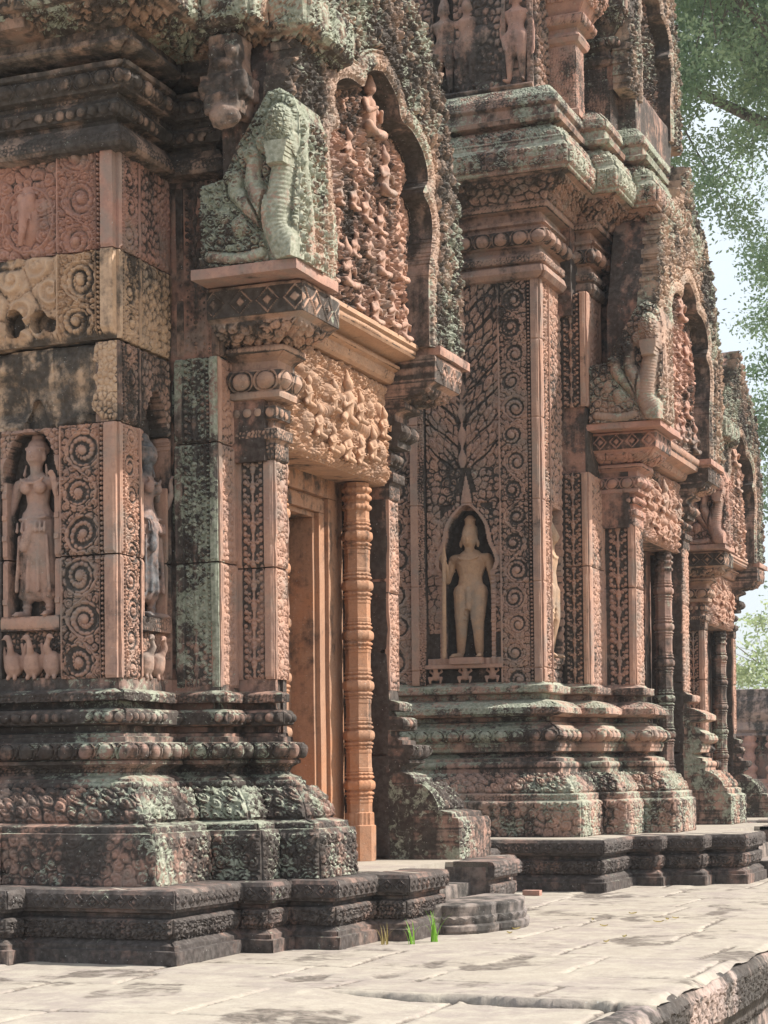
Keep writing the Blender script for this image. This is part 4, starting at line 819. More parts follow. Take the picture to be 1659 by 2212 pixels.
    colonnette(root, -4.49, 10.86, g['zt'], 2.69, .098, M['orange']); colonnette(root, -4.51, 9.675, g['zt'], 2.69, .098, M['orange'])
    # -- pediment
    pediment(root, -4.13, yc, 3.56, 1., 1., .0085, M['pedgreen'], M['carved'])
    up = pediment(root, -4.75, yc, 5.35, .80, .80, .013, M['pedgreen'], M['darkcarved'], seed=2)
    naga_end(root, -3.99, 8.93, 3.555, 1.0, M['pedend'], .0052)
    # -- cornice, eaves, attic
    cp = [(-8.2, P1[1]), P1, (P1[0], P2[1]), P2, (P2[0], P3[1]), P3, (P3[0], 9.62)]
    sweep('cornice', cp, [a for a in CORN1 if a[1] <= 4.72] + [(.145, 4.735, '')], M['corndark'], root, ds=.0075, dp=.006, wear=.009, back=.12, chip=1.4)
    sweep('eave', cp, [(.14, 4.725, '')] + [a for a in CORN1 if a[1] > 4.72], M['eave'], root, ds=.010, dp=.010, wear=.012, back=.12, seed=4, chip=1.)
    far = [(P3[0], 11.3), (P3[0], 2 * yc - P3[1]), (P2[0], 2 * yc - P3[1]), (P2[0], 2 * yc - P2[1]), (P1[0], 2 * yc - P2[1]), (P1[0], 2 * yc - P1[1]), (-6.8, 2 * yc - P1[1])]
    sweep('eave', far, CORN1, M['cornice'], root, ds=.02, dp=.014, wear=.012, back=.12)
    pr = MB(); pr.box((-5.4, 9.35, 3.56), (-4.46, 11.35, 5.3)); pr.box((-7.0, P1[1] + .2, 5.4), (-5.05, 2 * yc - P1[1] - .2, 7.6), 1, 1, .01); pr.box((-5.2, P2[1] - .0, 4.1), (-4.75, 2 * yc - P2[1], 5.45)); pr.build('attic', M['plain'], root)
    rb = MB(); rb.caps((-4.80, 9.30, 4.78), .10, (-4.46, 9.36, 4.80), .13, 14); rb.build('roof_block', M['pink'], root)
    # small lion-like brackets between cornice and eaves
    b = MB(); b.box((-4.470, 8.84, 4.53), (-4.300, 9.02, 4.76)); b.box((-4.445, 8.87, 4.74), (-4.325, 9.02, 4.86)); b.box((-4.515, 8.82, 4.42), (-4.255, 9.02, 4.545)); b.box((-4.475, 8.80, 4.33), (-4.285, 9.02, 4.43)); b.ball((-4.355, 8.80, 4.30), (.085, .05, .065), 14)
    for q in (-.05, .05): b.ball((-4.385 + q, 8.835, 4.66), (.035, .03, .04), 10); b.ball((-4.385 + q * 2, 8.84, 4.48), (.045, .04, .045), 10)
    b.ball((-4.385, 8.83, 4.60), (.06, .025, .03), 10); remesh(b.build('lion_bracket', M['cornice'], root), .009, 3, .014)
    # rounded loose blocks under the eaves at the left
    for ab in (((-5.90, 8.30, 4.72), (-5.66, 8.6, 4.86)), ((-5.62, 8.28, 4.72), (-5.22, 8.6, 4.85))): MB().box(*ab, 1, 2, .012).build('eave_block', M['cornice'], root)
    el = MB(); el.ball((-5.42, 8.60, 3.90), (.055, .05, .06), 14); el.ball((-5.445, 8.585, 3.945), (.03, .03, .03), 10); el.ball((-5.395, 8.585, 3.945), (.03, .03, .03), 10); el.caps((-5.42, 8.57, 3.89), .030, (-5.42, 8.545, 3.76), .020, 12); el.caps((-5.42, 8.545, 3.76), .02, (-5.44, 8.56, 3.70), .015, 10)
    for q in (-1, 1): el.ball((-5.42 + q * .075, 8.615, 3.90), (.04, .015, .055), 12); el.caps((-5.42 + q * .03, 8.57, 3.85), .009, (-5.42 + q * .05, 8.545, 3.80), .004, 6, 3)
    remesh(el.build('carved_elephant', M['pinkc'], root), .006, 2)
    # -- figures in the niches
    goddess((-5.425, 8.665 + .03, 1.735), X_, (0, -1, 0), .93, M['devata'], root, .0055)
    goddess((-4.965, 9.015, 1.735), Y_, X_, .95, M['devdark'], root, .0065)
    for q, x in enumerate((-5.545, -5.425, -5.305)): swan((x, 8.64, 1.41), X_, (0, -1, 0), .95, M['devata'], root, (1, 1, -1)[q])
    for y in (8.93, 9.06): swan((-4.925, y, 1.41), Y_, X_, .95, M['devata'], root, 1)
    return root

def jamb(root, g, zt_):
    P2, P3, J0, J1, yc = g['P2'], g['P3'], g['J0'], g['J1'], g['yc']
    fn = lambda u, v: (0 * u + .2 * (fbm(np.stack([u, v, 0 * u], -1), 3, 3)), 0 * u)
    # plain cheek of the far pilaster, cut to the silhouette of the base
    x0 = P2[0] - .15
    fj = faceY('door_jamb', x0, P3[0] + .001, J1 - .004, g['zt'], zt_, fn, .01, M['plain'], root, res=.012, joints=(.65, 1.3, 1.75))
    b = MB(); b.box((x0, J0 - .05, g['zt']), (P3[0] - .005, J0 - .0015, zt_)); b.build('door_jamb', M['plain'], root)
def lintel(root, x, y0, y1, z0, z1, amp, mat, res):
    def fn(u, v):
        W = y1 - y0; H = z1 - z0; c = u - W / 2; gl = H * (.52 + .10 * np.cos(c / W * 4 * np.pi)) - .0
        gd = band(v - gl, .055) * (.85 + .15 * np.cos(u / .006)); low = leafy(u, v, .055, 1.7, 4); lf = leafy(u, v, .03, 1.3, 9)
        h = mixh(low * .75, lf * .55, gd * .9)
        cen = band(np.hypot(c / .10, (v - H * .48) / (H * .46)), 1.) * .8; h = mixh(h, cen * (.75 + .25 * lf))
        for q in (-1, 1):
            for (a, b_, r) in ((.22, .62, .05), (.30, .30, .055), (.45, .66, .05), (.55, .28, .06), (.62, .7, .04)):
                h = mixh(h, band(np.hypot(c - q * a, (v - b_ * H) * .7), r) * 1.05 * (.8 + .2 * lf))
        for (a, b_) in ((0, .17), (-.08, .15), (.08, .15), (0, .3)): h = mixh(h, band(np.hypot(c - a, v - b_ * H), .055))
        e = np.minimum(np.minimum(u, W - u) , np.minimum(v + .01, H - v)); h = h * sst(0, .02, e)
        lowedge = .018 * np.cos(u / .04)
        return h, sst(.0, .05, e) * .02 - .02
    L = relief('lintel', (x, y0, z0), Y_, Z_, y1 - y0, z1 - z0, res, fn, amp, mat, root, skirt=.20)
    b = MB(); b.box((x - .30, y0, z0 + .002), (x + .01, y1, z0 + .03)); b.box((x - .30, y0, z0 + .03), (x - .02, y1, z1 + .16)); b.build('lintel_bed', mat, root)
    # the rider at the middle and attendants, standing free of the ground
    yc = (y0 + y1) / 2; H = z1 - z0
    for (dy, dz, s) in ((0, .50, 1.25), (-.20, .52, .8), (.20, .52, .8), (-.42, .24, .85), (.40, .22, .85), (.58, .47, .8), (-.57, .47, .8), (-.22, .14, .7), (.20, .12, .7), (0, .12, .9)):
        m = MB(); c = np.array([x + amp * .62, yc + dy, z0 + dz * H])
        m.caps(c, .035 * s, c + (.005, 0, .07 * s), .040 * s, 10); m.ball(c + (.015, 0, .135 * s), (.028 * s, .028 * s, .034 * s), 10); m.caps(c + (.01, 0, .16 * s), .020 * s, c + (.005, 0, .205 * s), .007 * s, 8)
        for q in (-1, 1): m.caps(c + (.005, q * .045 * s, .07 * s), .013 * s, c + (.03, q * .07 * s, .025 * s), .011 * s, 6, 3); m.caps(c + (.03, q * .07 * s, .025 * s), .010 * s, c + (.05, q * .02 * s, .05 * s), .009 * s, 6, 3); m.caps(c + (0, q * .02 * s, -.01), .022 * s, c + (.025, q * .07 * s, -.035 * s), .018 * s, 6, 3)
        remesh(m.build('carved_rider', mat, L), .007, 1)
    # makara heads where the garland ends
    return L
def door(root, x, yc, zt, z0, mat, hw=.235, fw=.225):
    """stone false door: stepped frame, leaves, middle post with square bosses"""
    d = empty('false_door', (0, 0, 0)); d.parent = root
    global ORG
    f = MB()
    for k, (a, b, dx) in enumerate(((hw, hw + .03, -.06), (hw + .032, hw + .11, -.03), (hw + .112, hw + .125, -.042), (hw + .127, hw + fw + .12, -.01))):
        for q in (-1, 1): f.box((x - .30, min(yc + q * a, yc + q * b), z0), (x + dx, max(yc + q * a, yc + q * b), zt + (a - hw)), 1, 1, .002)
        f.box((x - .30, yc - b, zt + (a - hw) + .001), (x + dx, yc + b, zt + (b - hw)), 1, 1, .002)
    f.build('door_frame', mat, d)
    l = MB()
    for q in (-1, 1): l.box((x - .30, min(yc + q * .05, yc + q * hw), z0), (x - .235, max(yc + q * .05, yc + q * hw), zt), 1, 1, .004); l.box((x - .235, min(yc + q * (hw - .05), yc + q * (hw - .002)), z0), (x - .215, max(yc + q * (hw - .05), yc + q * (hw - .002)), zt - .002))
    l.build('door_leaf', mat, d)
    relief('door_post', (x - .20, yc - .05, z0), Y_, Z_, .10, zt - z0 - .002, .005, lambda u, v: mixh(np.where((u < .012) | (u > .088), 1., 0.), arab(np.clip(u - .014, 0, .072), v, .072)), .012, mat, d, skirt=.08)
    zz = z0 + .12; k = 0
    while zz < zt - .10:
        b = MB(); b.box((x - .205, yc - .062, zz), (x - .165, yc + .062, zz + .14), 1, 1, .003); b.lathe((0, 0, 0), [(.001, 0), (.001, .001)], 4) if 0 else None
        b.ball((x - .165, yc, zz + .07), (.012, .035, .045), 10); b.build('boss', mat, d); zz += .385
    return d
# =============================================================== the middle tower
def build_middle():
    root, g = tower(2); P1, P2, P3, J0, J1, JE, yc = g['P1'], g['P2'], g['P3'], g['J0'], g['J1'], g['JE'], g['yc']; y1 = P1[1]; x0 = -5.95
    zb = 1.585
    def front(u, v):
        x = u + x0; z = v + zb; off = np.zeros(x.shape)
        h = np.where((x > -5.74) & (x < -5.46), scroll(np.clip(x + 5.74, 0, .28), z, .28, 1), 0); h = np.where(x < -5.75, curls(x, z, .07, 2), h)
        rb = (x > -5.45) & (x < -5.335); h = np.where(rb, np.where(x > -5.385, leafy(x, z, .022, 1, 4), 1.), h); off = np.where(rb, .028, off)
        nf = (x > -5.325) & (x < -4.705)
        hh, rec = arch_niche(x, z, -4.985, .200, 1.80, 2.50, 3.02, .038); hh = np.where(z < 1.80, 0, hh)
        axx = np.abs(x + 5.015); zr = z - .9 * axx; brn = np.abs(np.mod(zr + .02 * noise(np.stack([axx, z, z], -1), 9), .21) - .105); ft = curls(axx, zr, .068, 12, 1.15) * sst(.004, .016, brn) * sst(.026, .045, axx); ft = mixh(ft, band(axx, .026 + .014 * np.cos(z / .03)), .95 * band(np.hypot(axx, (z - 3.86) * .5), .075) * (.6 + .4 * np.cos((z - axx) / .009))); ft = np.maximum(ft, leafy(x, z, .03, 1.1, 6) * .35 * (z > 3.42) * (fbm(np.stack([x, z, z], -1), 9, 2) > -.1)); sky_ = (z > 3.02) & (z < 3.40)
        h2 = np.where(z > 3.32, ft, np.where(z > 2.0, np.maximum(hh, curls(x, z, .065, 16) * .8 * ((np.abs(x + 4.985) > .22) | ((z > 3.03) & (np.abs(x + 4.985) > .30 * (3.32 - z) + .03)))), hh)); h2 = np.where((z < 1.80) & (z > 1.735), .9 + .2 * np.cos(x / .008), h2); h2 = np.where(z < 1.735, .15, h2)
        h = np.where(nf, h2, h); off = np.where(nf & rec, -.12, off); off = np.where(nf & (z < 1.735), -.05, off); off = np.where(nf & (z > 1.8) & ~rec & (z < 2.45), -.01, off)
        h = np.where((x >= -4.705) & (x < -4.69), 1., h); h = np.where((x > -4.69) & (x < -4.47), scroll(np.clip(x + 4.69, 0, .22), z, .22, 8), h)
        h = np.where((x > -4.462) & (x < -4.437), beads(z, x + 4.462, .025, .03), h); h = np.where(x > -4.43, 1., h)
        return h, off
    relief('wall_panel', (x0, y1, zb), X_, Z_, P1[0] - x0, 4.80 - zb, .0072, front, .026, M['carvedk2'], root, skirt=.16, joints=(.12, .80, 1.45, 2.1, 2.72))
    def side(u, v):
        z = v + zb; h = np.where(u < .05, 1., 0.); h = np.where((u > .055) & (u < .21), scroll(np.clip(u - .055, 0, .155), z, .155, 9), h); h = np.where((u > .213) & (u < .235), 1., h)
        rec = (u > .27) & (u < .53) & (z > 1.80) & (z < 3.0); h = np.where(u > .24, leafy(u, z, .045, 1.4, 3), h); h = np.where(rec, .1, h); return h, np.where(rec, -.10, 0) + np.where((u > .24) & (z < 1.75), -.02, 0)
    faceX('wall_panel', P1[0], y1 + .001, P2[1] + .01, zb, 4.80, side, .024, M['carved'], root, res=.008, skirt=.14, joints=(.12, .80, 1.45, 2.1, 2.72))
    for z0, z1, d in ((1.585, 2.55, 0), (2.55, 3.32, .004), (3.32, 3.85, -.03), (3.85, 4.80, .0)):
        pl = abs(z0 - 3.32) < .01
        def fs(u, v, z0=z0, pl=pl):
            W = P2[0] - P1[0]; z = v + z0; a, b = .03, W - .05; h = np.where((u > a) & (u < b), arab(np.clip(u - a, 0, b - a), z, b - a), 0); h = np.where(u > b + .006, 1., h); return (h * 0. if pl else h)
        faceY('pilaster_strip', P1[0], P2[0], P2[1] - d, z0 + .004, z1 - .004, fs, .022, M['carvedk'], root, res=.0075, skirt=.07)
        faceX('pilaster_strip', P2[0], P2[1] - d + .002, P3[1], z0 + .004, z1 - .004, lambda u, v, pl=pl: (0 * u if pl else np.where((u < .07) | (u > .4), 1, leafy(u, v, .04, 1.3, 5))), .022, M['carved'], root, res=.009, skirt=.07)
    for z0, z1, d in ((1.585, 2.40, 0), (2.40, 2.94, .002)):
        def fp(u, v, z0=z0):
            W = P3[0] - P2[0]; z = v + z0; a, b = .055, W - .055; h = np.where((u > a) & (u < b), arab(np.clip(u - a, 0, b - a), z, b - a), 0); h = np.where((u > b + .006) | (u < a - .03), 1., h); return h
        faceY('door_pilaster', P2[0], P3[0], P3[1] - d, z0 + .003, z1 - .003, fp, .020, M['carved'], root, res=.0075, skirt=.06)
        faceX('door_pilaster', P3[0] + d, P3[1] - d, J0, z0 + .003, z1 - .003, lambda u, v: np.where(u < .015, 1, mixh(leafy(u, v, .035, 1.1, 3), band(np.hypot(u - .13, ((v / .13) % 1 - .5) * .13), .04))), .02, M['carved'], root, res=.008, skirt=.06)
        faceX('door_pilaster', P3[0] + d, J1, JE, z0 + .003, z1 - .003, lambda u, v: leafy(u, v, .035, 1.1, 13), .02, M['carved'], root, res=.009, skirt=.06)
    jamb(root, g, 2.94)
    cap2 = [(a * .78, 2.90 + (z - 2.60) * (3.66 - 2.90) / (3.497 - 2.60), t) for a, z, t in CAP]
    capital(root, P3[0], P3[1], J0, P2[0], cap2, M['pinkc'], 'n', .010); capital(root, P3[0], J1, 2 * yc - P3[1], P2[0] - .2, cap2, M['plainc'], 'f', .014)
    for ab in (((P2[0] - .35, P3[1] - .05, 2.90), (P3[0] - .03, J0 - .004, 3.67)), ((P2[0] - .35, J1 + .004, 2.90), (P3[0] - .03, 2 * yc - P3[1] + .05, 3.67))): MB().box(*ab).build('capital_core', M['plain'], root)
    for ab in (((-4.2, 14.98, 3.66), (-3.54, 15.70, 3.71)), ((-4.2, 17.10, 3.66), (-3.58, 17.72, 3.71))): MB().box(*ab, 1, 1, .006).build('abacus_slab', M['pinkc'], root)
    lintel(root, -3.93, J0 + .003, J1 - .003, 2.86, 3.52, .10, M['carved'], .009)
    sweep('lintel_cornice', [(-3.86, J0 + .01), (-3.86, J1 - .01)], [(0, 3.52, ''), (.03, 3.53, 'fine'), (.05, 3.58, ''), (.14, 3.60, ''), (.15, 3.64, 'dent'), (.17, 3.70, '')], M['carved'], root, ds=.012, dp=.008, back=.2, wear=.005)
    door(root, -4.12, yc, 2.62, g['zt'], M['plain'])
    colonnette(root, -4.0, 16.93, g['zt'], 2.86, .095, M['dark']); colonnette(root, -4.02, 15.78, g['zt'], 2.86, .095, M['dark'])
    pediment(root, -3.66, yc, 3.71, 1., .99, .0115, M['pedgreen2'], M['pink'], seed=5)
    naga_end(root, -3.52, 14.99, 3.71, 1.06, M['pedend2'], .008)
    # cornice, eaves, upper storey
    Q2, Q3 = (-4.17, 15.12), (-3.99, 15.64)
    cp = [(-6.4, P1[1]), P1, (P1[0], Q2[1]), Q2, (Q2[0], Q3[1]), Q3, (Q3[0], 2 * yc - Q3[1])]
    sweep('cornice', cp, [a for a in CORN2 if a[1] <= 5.53] + [(.33, 5.532, '')], M['cornmid'], root, ds=.010, dp=.008, wear=.011, back=.16, chip=1.6)
    sweep('eave', cp, [(.30, 5.53, '')] + [a for a in CORN2 if a[1] >= 5.53], M['green2'], root, ds=.010, dp=.008, wear=.010, back=.16, seed=7, chip=1.2)
    bx = MB(); bx.box((-6.4, P1[1] + .1, 4.7), (P1[0] - .1, 2 * yc - P1[1], 6.3)); bx.box((-6.2, 14.9, 4.6), (Q2[0] - .08, 2 * yc - 14.9, 6.25)); bx.box((-4.6, 15.5, 3.7), (-4.08, 2 * yc - 15.5, 6.1)); bx.build('attic', M['plain'], root)
    # porch roof between the two pediments
    rf = MB(); rf.box((-4.12, 15.60, 3.7), (-3.99, 2 * yc - 15.60, 6.1), 1, 1, .01); rf.box((-4.45, 15.72, 6.0), (-3.90, 17.1, 6.75), 1, 1, .015); rf.build('porch_roof', M['dark'], root)
    def tier(u, v):
        x = u - 6.2; z = v + 6.27; h = leafy(x, z, .06, 1.1, 3) * .8; off = 0 * x
        pl = (np.abs(x + 4.64) < .035) | (np.abs(x + 4.90) < .0) | (x > -4.47 - .0); h = np.where(pl, 1. - .3 * leafy(x, z, .03, 1, 2), h)
        for c in (-4.56 + .0, -5.18): r = (np.abs(x - c) < .085) & (z > 6.42) & (z < 7.25); h = np.where(r, .1, h); off = np.where(r, -.05, off)
        bnd = z < 6.40; h = np.where(bnd, .7 + .3 * np.cos(z / .008), h); off = np.where(bnd, .03, off); ro = band(np.hypot(x + 4.86, z - 6.85), .09); h = np.maximum(h, ro)
        return h, off
    relief('upper_storey', (-6.2, P1[1] + .13, 6.27), X_, Z_, 1.78, 1.6, .009, tier, .035, M['darkcarved2'], root, skirt=.3, ns=1.2)
    relief('upper_storey', (-4.42, P1[1] + .13, 6.27), Y_, Z_, .9, 1.6, .011, lambda u, v: leafy(u, v, .05, 1.4, 3), .05, M['darkcarved2'], root, skirt=.3, ns=1.2)
    us = MB(); us.box((-6.3, P1[1] + .2, 6.2), (-4.46, 2 * yc - P1[1] - .2, 8.6)); us.build('upper_core', M['plain'], root)
    for x in (-4.56, -5.18, -4.98): guardian((x, P1[1] + .15 - (.02 if x > -4.9 else 0), 6.42), X_, (0, -1, 0), .78, M['pink'] if x > -4.8 else M['darkcarved2'], root, .012, False)
    # corner pavilion and buttresses of the upper storey
    cpil = [(0, 6.2, ''), (.03, 6.21, ''), (.03, 6.26, ''), (.0, 6.28, 'fine'), (.0, 6.80, ''), (.03, 6.82, ''), (.045, 6.86, 'dent'), (.02, 6.90, ''), (.02, 6.93, ''), (.07, 6.95, 'petal'), (.09, 7.02, ''), (.05, 7.04, ''), (.10, 7.12, 'leaf'), (.17, 7.25, ''), (.18, 7.34, ''), (.1, 7.5, '')]
    sweep('corner_pavilion', [(-4.42, 14.85), (-4.17, 14.85), (-4.17, 15.10), (-4.4, 15.10)], cpil, M['pink'], root, ds=.012, dp=.010, back=.12, wear=.012)
    sweep('corner_pavilion', [(-4.3, 15.45), (-4.05, 15.45), (-4.05, 15.75)], cpil, M['dark'], root, ds=.012, dp=.010, back=.12, wear=.015)
    pediment(root, -3.93, yc, 6.62, .72, .80, .014, M['pedgreen2'], M['dark'], seed=9, naga=False)
    guardian((-4.985, 14.455, 1.80), X_, (0, -1, 0), 1.10, M['figure'], root, .0052)
    MB().box((-5.12, 14.28, 1.746), (-4.85, 14.44, 1.80), 1, 1, .003).build('statue_base', M['carved'], root); MB().box((-5.34, 14.31, 1.715), (-4.69, 14.40, 1.745), 1, 1, .004).build('niche_shelf', M['carved'], root)
    guardian((-4.45, 14.77, 1.80), Y_, X_, 1.13, M['figure'], root, .009, False)
    for x in (-5.26, -5.01, -4.78):
        a = MB(); a.caps((0, 0, .045), .026, (0, 0, .075), .030, 10); a.ball((0, .015, .115), (.024, .022, .022), 10)
        for q in (-1, 1): a.caps((q * .02, .0, .04), .016, (q * .055, .02, .045), .014, 8); a.caps((q * .055, .02, .045), .013, (q * .045, .02, .005), .011, 8); a.caps((q * .03, 0, .085), .011, (q * .055, .0, .10), .010, 6, 3); a.caps((q * .055, 0, .10), .009, (q * .04, .0, .135), .008, 6, 3); a.ball((q * .012, .035, .118), .005, 6)
        place(a, (x, 14.36, 1.60), X_, (0, -1, 0), .95); remesh(a.build('crouching_figure', M['carved'], root), .007, 1)
    return root

# ---- tuned variants of the stone used by name above
M['ochredark'] = stone('ochre_stone_blackened', (.50, .37, .26), 0.42, 0, seed=11.5, alt=(.44, .32, .22))
M['darkcarved'] = stone('carved_dark_sandstone', (.34, .22, .165), 0.56, 0.06, seed=15, ground=1.)
M['darkcarved2'] = stone('upper_carved_dark_sandstone', (.34, .22, .17), 0.5, 0.14, seed=16, ground=1.)
M['carvedk2'] = stone('carved_wall_sandstone', (.40, .265, .205), 0.28, 0.03, seed=19, ground=1.5)
M['capdark'] = stone('capital_sandstone', (.41, .27, .20), 0.44, 0.16, seed=23, ground=1.)
M['plainc'] = stone('plain_capital_sandstone', (.41, .27, .21), 0.42, 0.02, seed=24)
M['lintel'] = stone('orange_lintel_sandstone', (.45, .295, .20), 0.14, 0, seed=25, ground=.9)
M['pedgreen'] = stone('pediment_lichened_stone', (.38, .27, .205), 0.44, 0.42, seed=26, ground=1.1)
M['pedgreen2'] = stone('middle_pediment_stone', (.40, .29, .22), 0.36, 0.4, seed=27, ground=1.1)
M['pedend'] = stone('pediment_end_stone', (.38, .27, .21), 0.46, 0.6, seed=28, ground=1.)
M['pedend2'] = stone('middle_pediment_end_stone', (.38, .27, .21), .40, .46, seed=48, ground=1.)
M['corndark'] = stone('black_cornice_stone', (.36, .25, .19), 0.56, 0.08, seed=29, ground=.8)
M['cornmid'] = stone('brown_cornice_stone', (.36, .235, .18), 0.4, 0.14, seed=30, ground=1.)
M['eave'] = stone('eave_stone', (.36, .24, .17), 0.46, 0.56, seed=34, ground=1.)
M['devdark'] = stone('grey_blue_statue_stone', (.33, .22, .18), 0.5, 0, seed=35, dcol=(.05, .055, .06))

near = build_near()
tag(near, 'nearest carved sandstone temple tower on the left, with a standing goddess beside its false door', 'temple', 'towers in a row on the terrace')
mid = build_middle()
tag(mid, 'middle temple tower with a spear-holding guardian in its wall niche and green lichened eaves', 'temple', 'towers in a row on the terrace')
# the farthest tower: a copy of the near one, part by part
def copy_tree(o, parent=None):
    c = o.copy(); col.objects.link(c)
    if parent is not None: c.parent = parent
    for ch in [x for x in o.children]: copy_tree(ch, c)
    return c
third = copy_tree(near); third.location = (-6.44, 21.3, 0); third.scale = (.92,) * 3
third['label'] = 'farthest temple tower at the right, mostly hidden behind the middle one'
def relink(o, a, b):
    if o.type == 'MESH' and o.data.materials[0] == M[a]: o.material_slots[0].link = 'OBJECT'; o.material_slots[0].material = M[b]
    for c in o.children: relink(c, a, b)
relink(third, 'orange', 'dark'); relink(third, 'lintel', 'carved'); relink(third, 'pedend', 'pink')
ORG = np.zeros(3)

# ------------------------------------------------------------------ terrace, ground
def terrace_top():
    xs = np.arange(-5.6, -1.745, .014); ys = np.arange(5.2, 17.5, .014); Xg, Yg = np.meshgrid(xs, ys, indexing='ij'); P = np.stack([Xg, Yg, 0 * Xg], -1)
    z = .006 * fbm(P, .9, 3) + .0022 * fbm(P, 9, 3)
    lines = []; rr = np.random.RandomState(5)
    wob = .03 * fbm(P + 3, 1.1, 2) + .010 * fbm(P + 8, 6, 2)
    g = np.zeros(Xg.shape)
    ycs = [5.6, 6.35, 7.22, 7.62, 8.08, 8.9, 9.6, 10.55, 11.3, 12.2, 13.0, 14.1, 15.2, 16.4]
    for i, yy in enumerate(ycs):
        dpt = rr.uniform(.3, 1.) * (.35 + .65 * (fbm(P + i * 3, 2.1, 2) > -.25)); g = np.maximum(g, dpt * np.exp(-((Yg + wob + .06 * np.sin(Xg * 1.3 + i) - yy) / .012) ** 2))
        if i:
            for xx in np.cumsum(rr.uniform(.55, 1.2, 6)) - 5.7:
                g = np.maximum(g, .8 * np.exp(-((Xg + wob - xx) / .011) ** 2) * (Yg < yy) * (Yg > ycs[i - 1]))
    slab_ = _h(np.searchsorted(np.array(ycs), (Yg + wob).ravel()).reshape(Yg.shape), np.floor((Xg + wob) / .85 + 7 * _h(np.searchsorted(np.array(ycs), (Yg + wob).ravel()).reshape(Yg.shape), 0 * Xg, 0 * Xg + 2)), 0 * Xg + 4)
    z = z + .004 * slab_
    # chipped hollows strung along the joints, and the broken gap by the near edge
    ch = sst(.30, .48, fbm(P * (1, .45, 1), 3.2, 3)); z = z - .022 * g - .008 * ch * sst(.0, .2, fbm(P + 2, 1.3, 2))
    gap = np.exp(-((Yg - 7.16 - .05 * fbm(P, 1.1, 3) - .035 * fbm(P, 7, 3)) / (.030 + .02 * fbm(P + 9, 3, 2))) ** 4) * sst(-3.15, -2.95, Xg); z = z - .11 * gap - .025 * (Yg < 7.14) * sst(-3.2, -2.6, Xg)
    P[..., 2] = z; e = sst(-1.80, -1.75, Xg); P[..., 2] -= .018 * e * (1 + fbm(P, 4, 2)); P[..., 0] += .02 * e * fbm(P + 4, 3, 3)
    mb = MB(); stk = .35 * sst(.42, .52, fbm(P * (.30, 6.5, 1) + 11, 2.2, 3)) * sst(-.2, .2, fbm(P + 30, .8, 2)); P[..., 2] -= .006 * stk; mb.grid(P, np.clip((.80 + .2 * slab_) - g * 1.0 - ch * .4 - gap - stk * .55, 0, 1))
    for (a, b, c, d) in ((-40, -20, -5.6, 60), (-5.6, 17.5, -1.76, 60), (-5.6, -20, -1.76, 5.2)):
        q = np.array([[[a, b, -.001], [a, d, -.001]], [[c, b, -.001], [c, d, -.001]]], float); mb.grid(q)
    return mb.build('terrace', M['floor'], None)
tag(terrace_top(), kind='structure')
TS = [(.02, -.82, ''), (.04, -.70, ''), (.0, -.68, ''), (-.04, -.60, 'fine'), (-.08, -.50, ''), (-.10, -.36, 'arc'), (-.06, -.30, ''), (-.04, -.235, ''), (.0, -.225, 'arc'), (.02, -.05, ''), (.01, -.03, ''), (-.02, -.012, ''), (-.06, -.012, '')]
t_ = sweep('terrace_side', [(-1.76, 5.0), (-1.76, 12.0)], TS, M['terside'], None, ds=.012, dp=.010, wear=.016, back=.1); tag(t_, kind='structure')
t2 = MB(); t2.box((-40, 12.0, -.82), (-1.77, 59.9, -.012)); t2.box((-40, -19.9, -.82), (-1.9, 11.99, -.13)); tag(t2.build('terrace_fill', M['terside'], None), kind='structure')
gm = MB(); gx = np.linspace(-300, 300, 60); gy = np.linspace(-60, 500, 60); GX, GY = np.meshgrid(gx, gy, indexing='ij'); GP = np.stack([GX, GY, -.80 + 0 * GX], -1); GP[..., 2] += .15 * fbm(GP, .02, 3) * sst(20, 60, np.hypot(GX, GY)); gm.grid(GP)
tag(gm.build('ground', M['ground'], None), kind='structure')
# moonstone step of the near stair
def moonstone():
    n = 200; t = np.linspace(-np.pi / 2, np.pi / 2, n); lob = .94 + .10 * np.abs(np.cos(t * 3.5)) ** .5
    prof = [(1.0, 0.), (1.02, .02), (1.02, .045), (.97, .055), (.985, .075), (.99, .09), (.95, .10), (.95, .118), (.96, .15), (.955, .158), (.90, .165), (0.02, .168)]
    P = np.array([[(-3.66 + r * .36 * np.cos(a) * l, 10.36 + r * .58 * np.sin(a) * l, z + (.006 * np.sin(a * 40) if .055 < z < .1 else 0)) for (r, z) in prof] for a, l in zip(t, lob)])
    P += .004 * np.stack([fbm(P + k, 7, 3) for k in range(3)], -1); mb = MB(); mb.grid(P, .8, flip=False); return mb.build('moonstone_step', M['floor2'], None, smooth=False)
tag(moonstone(), 'half-round lobed stone step at the foot of the near stair', 'step')

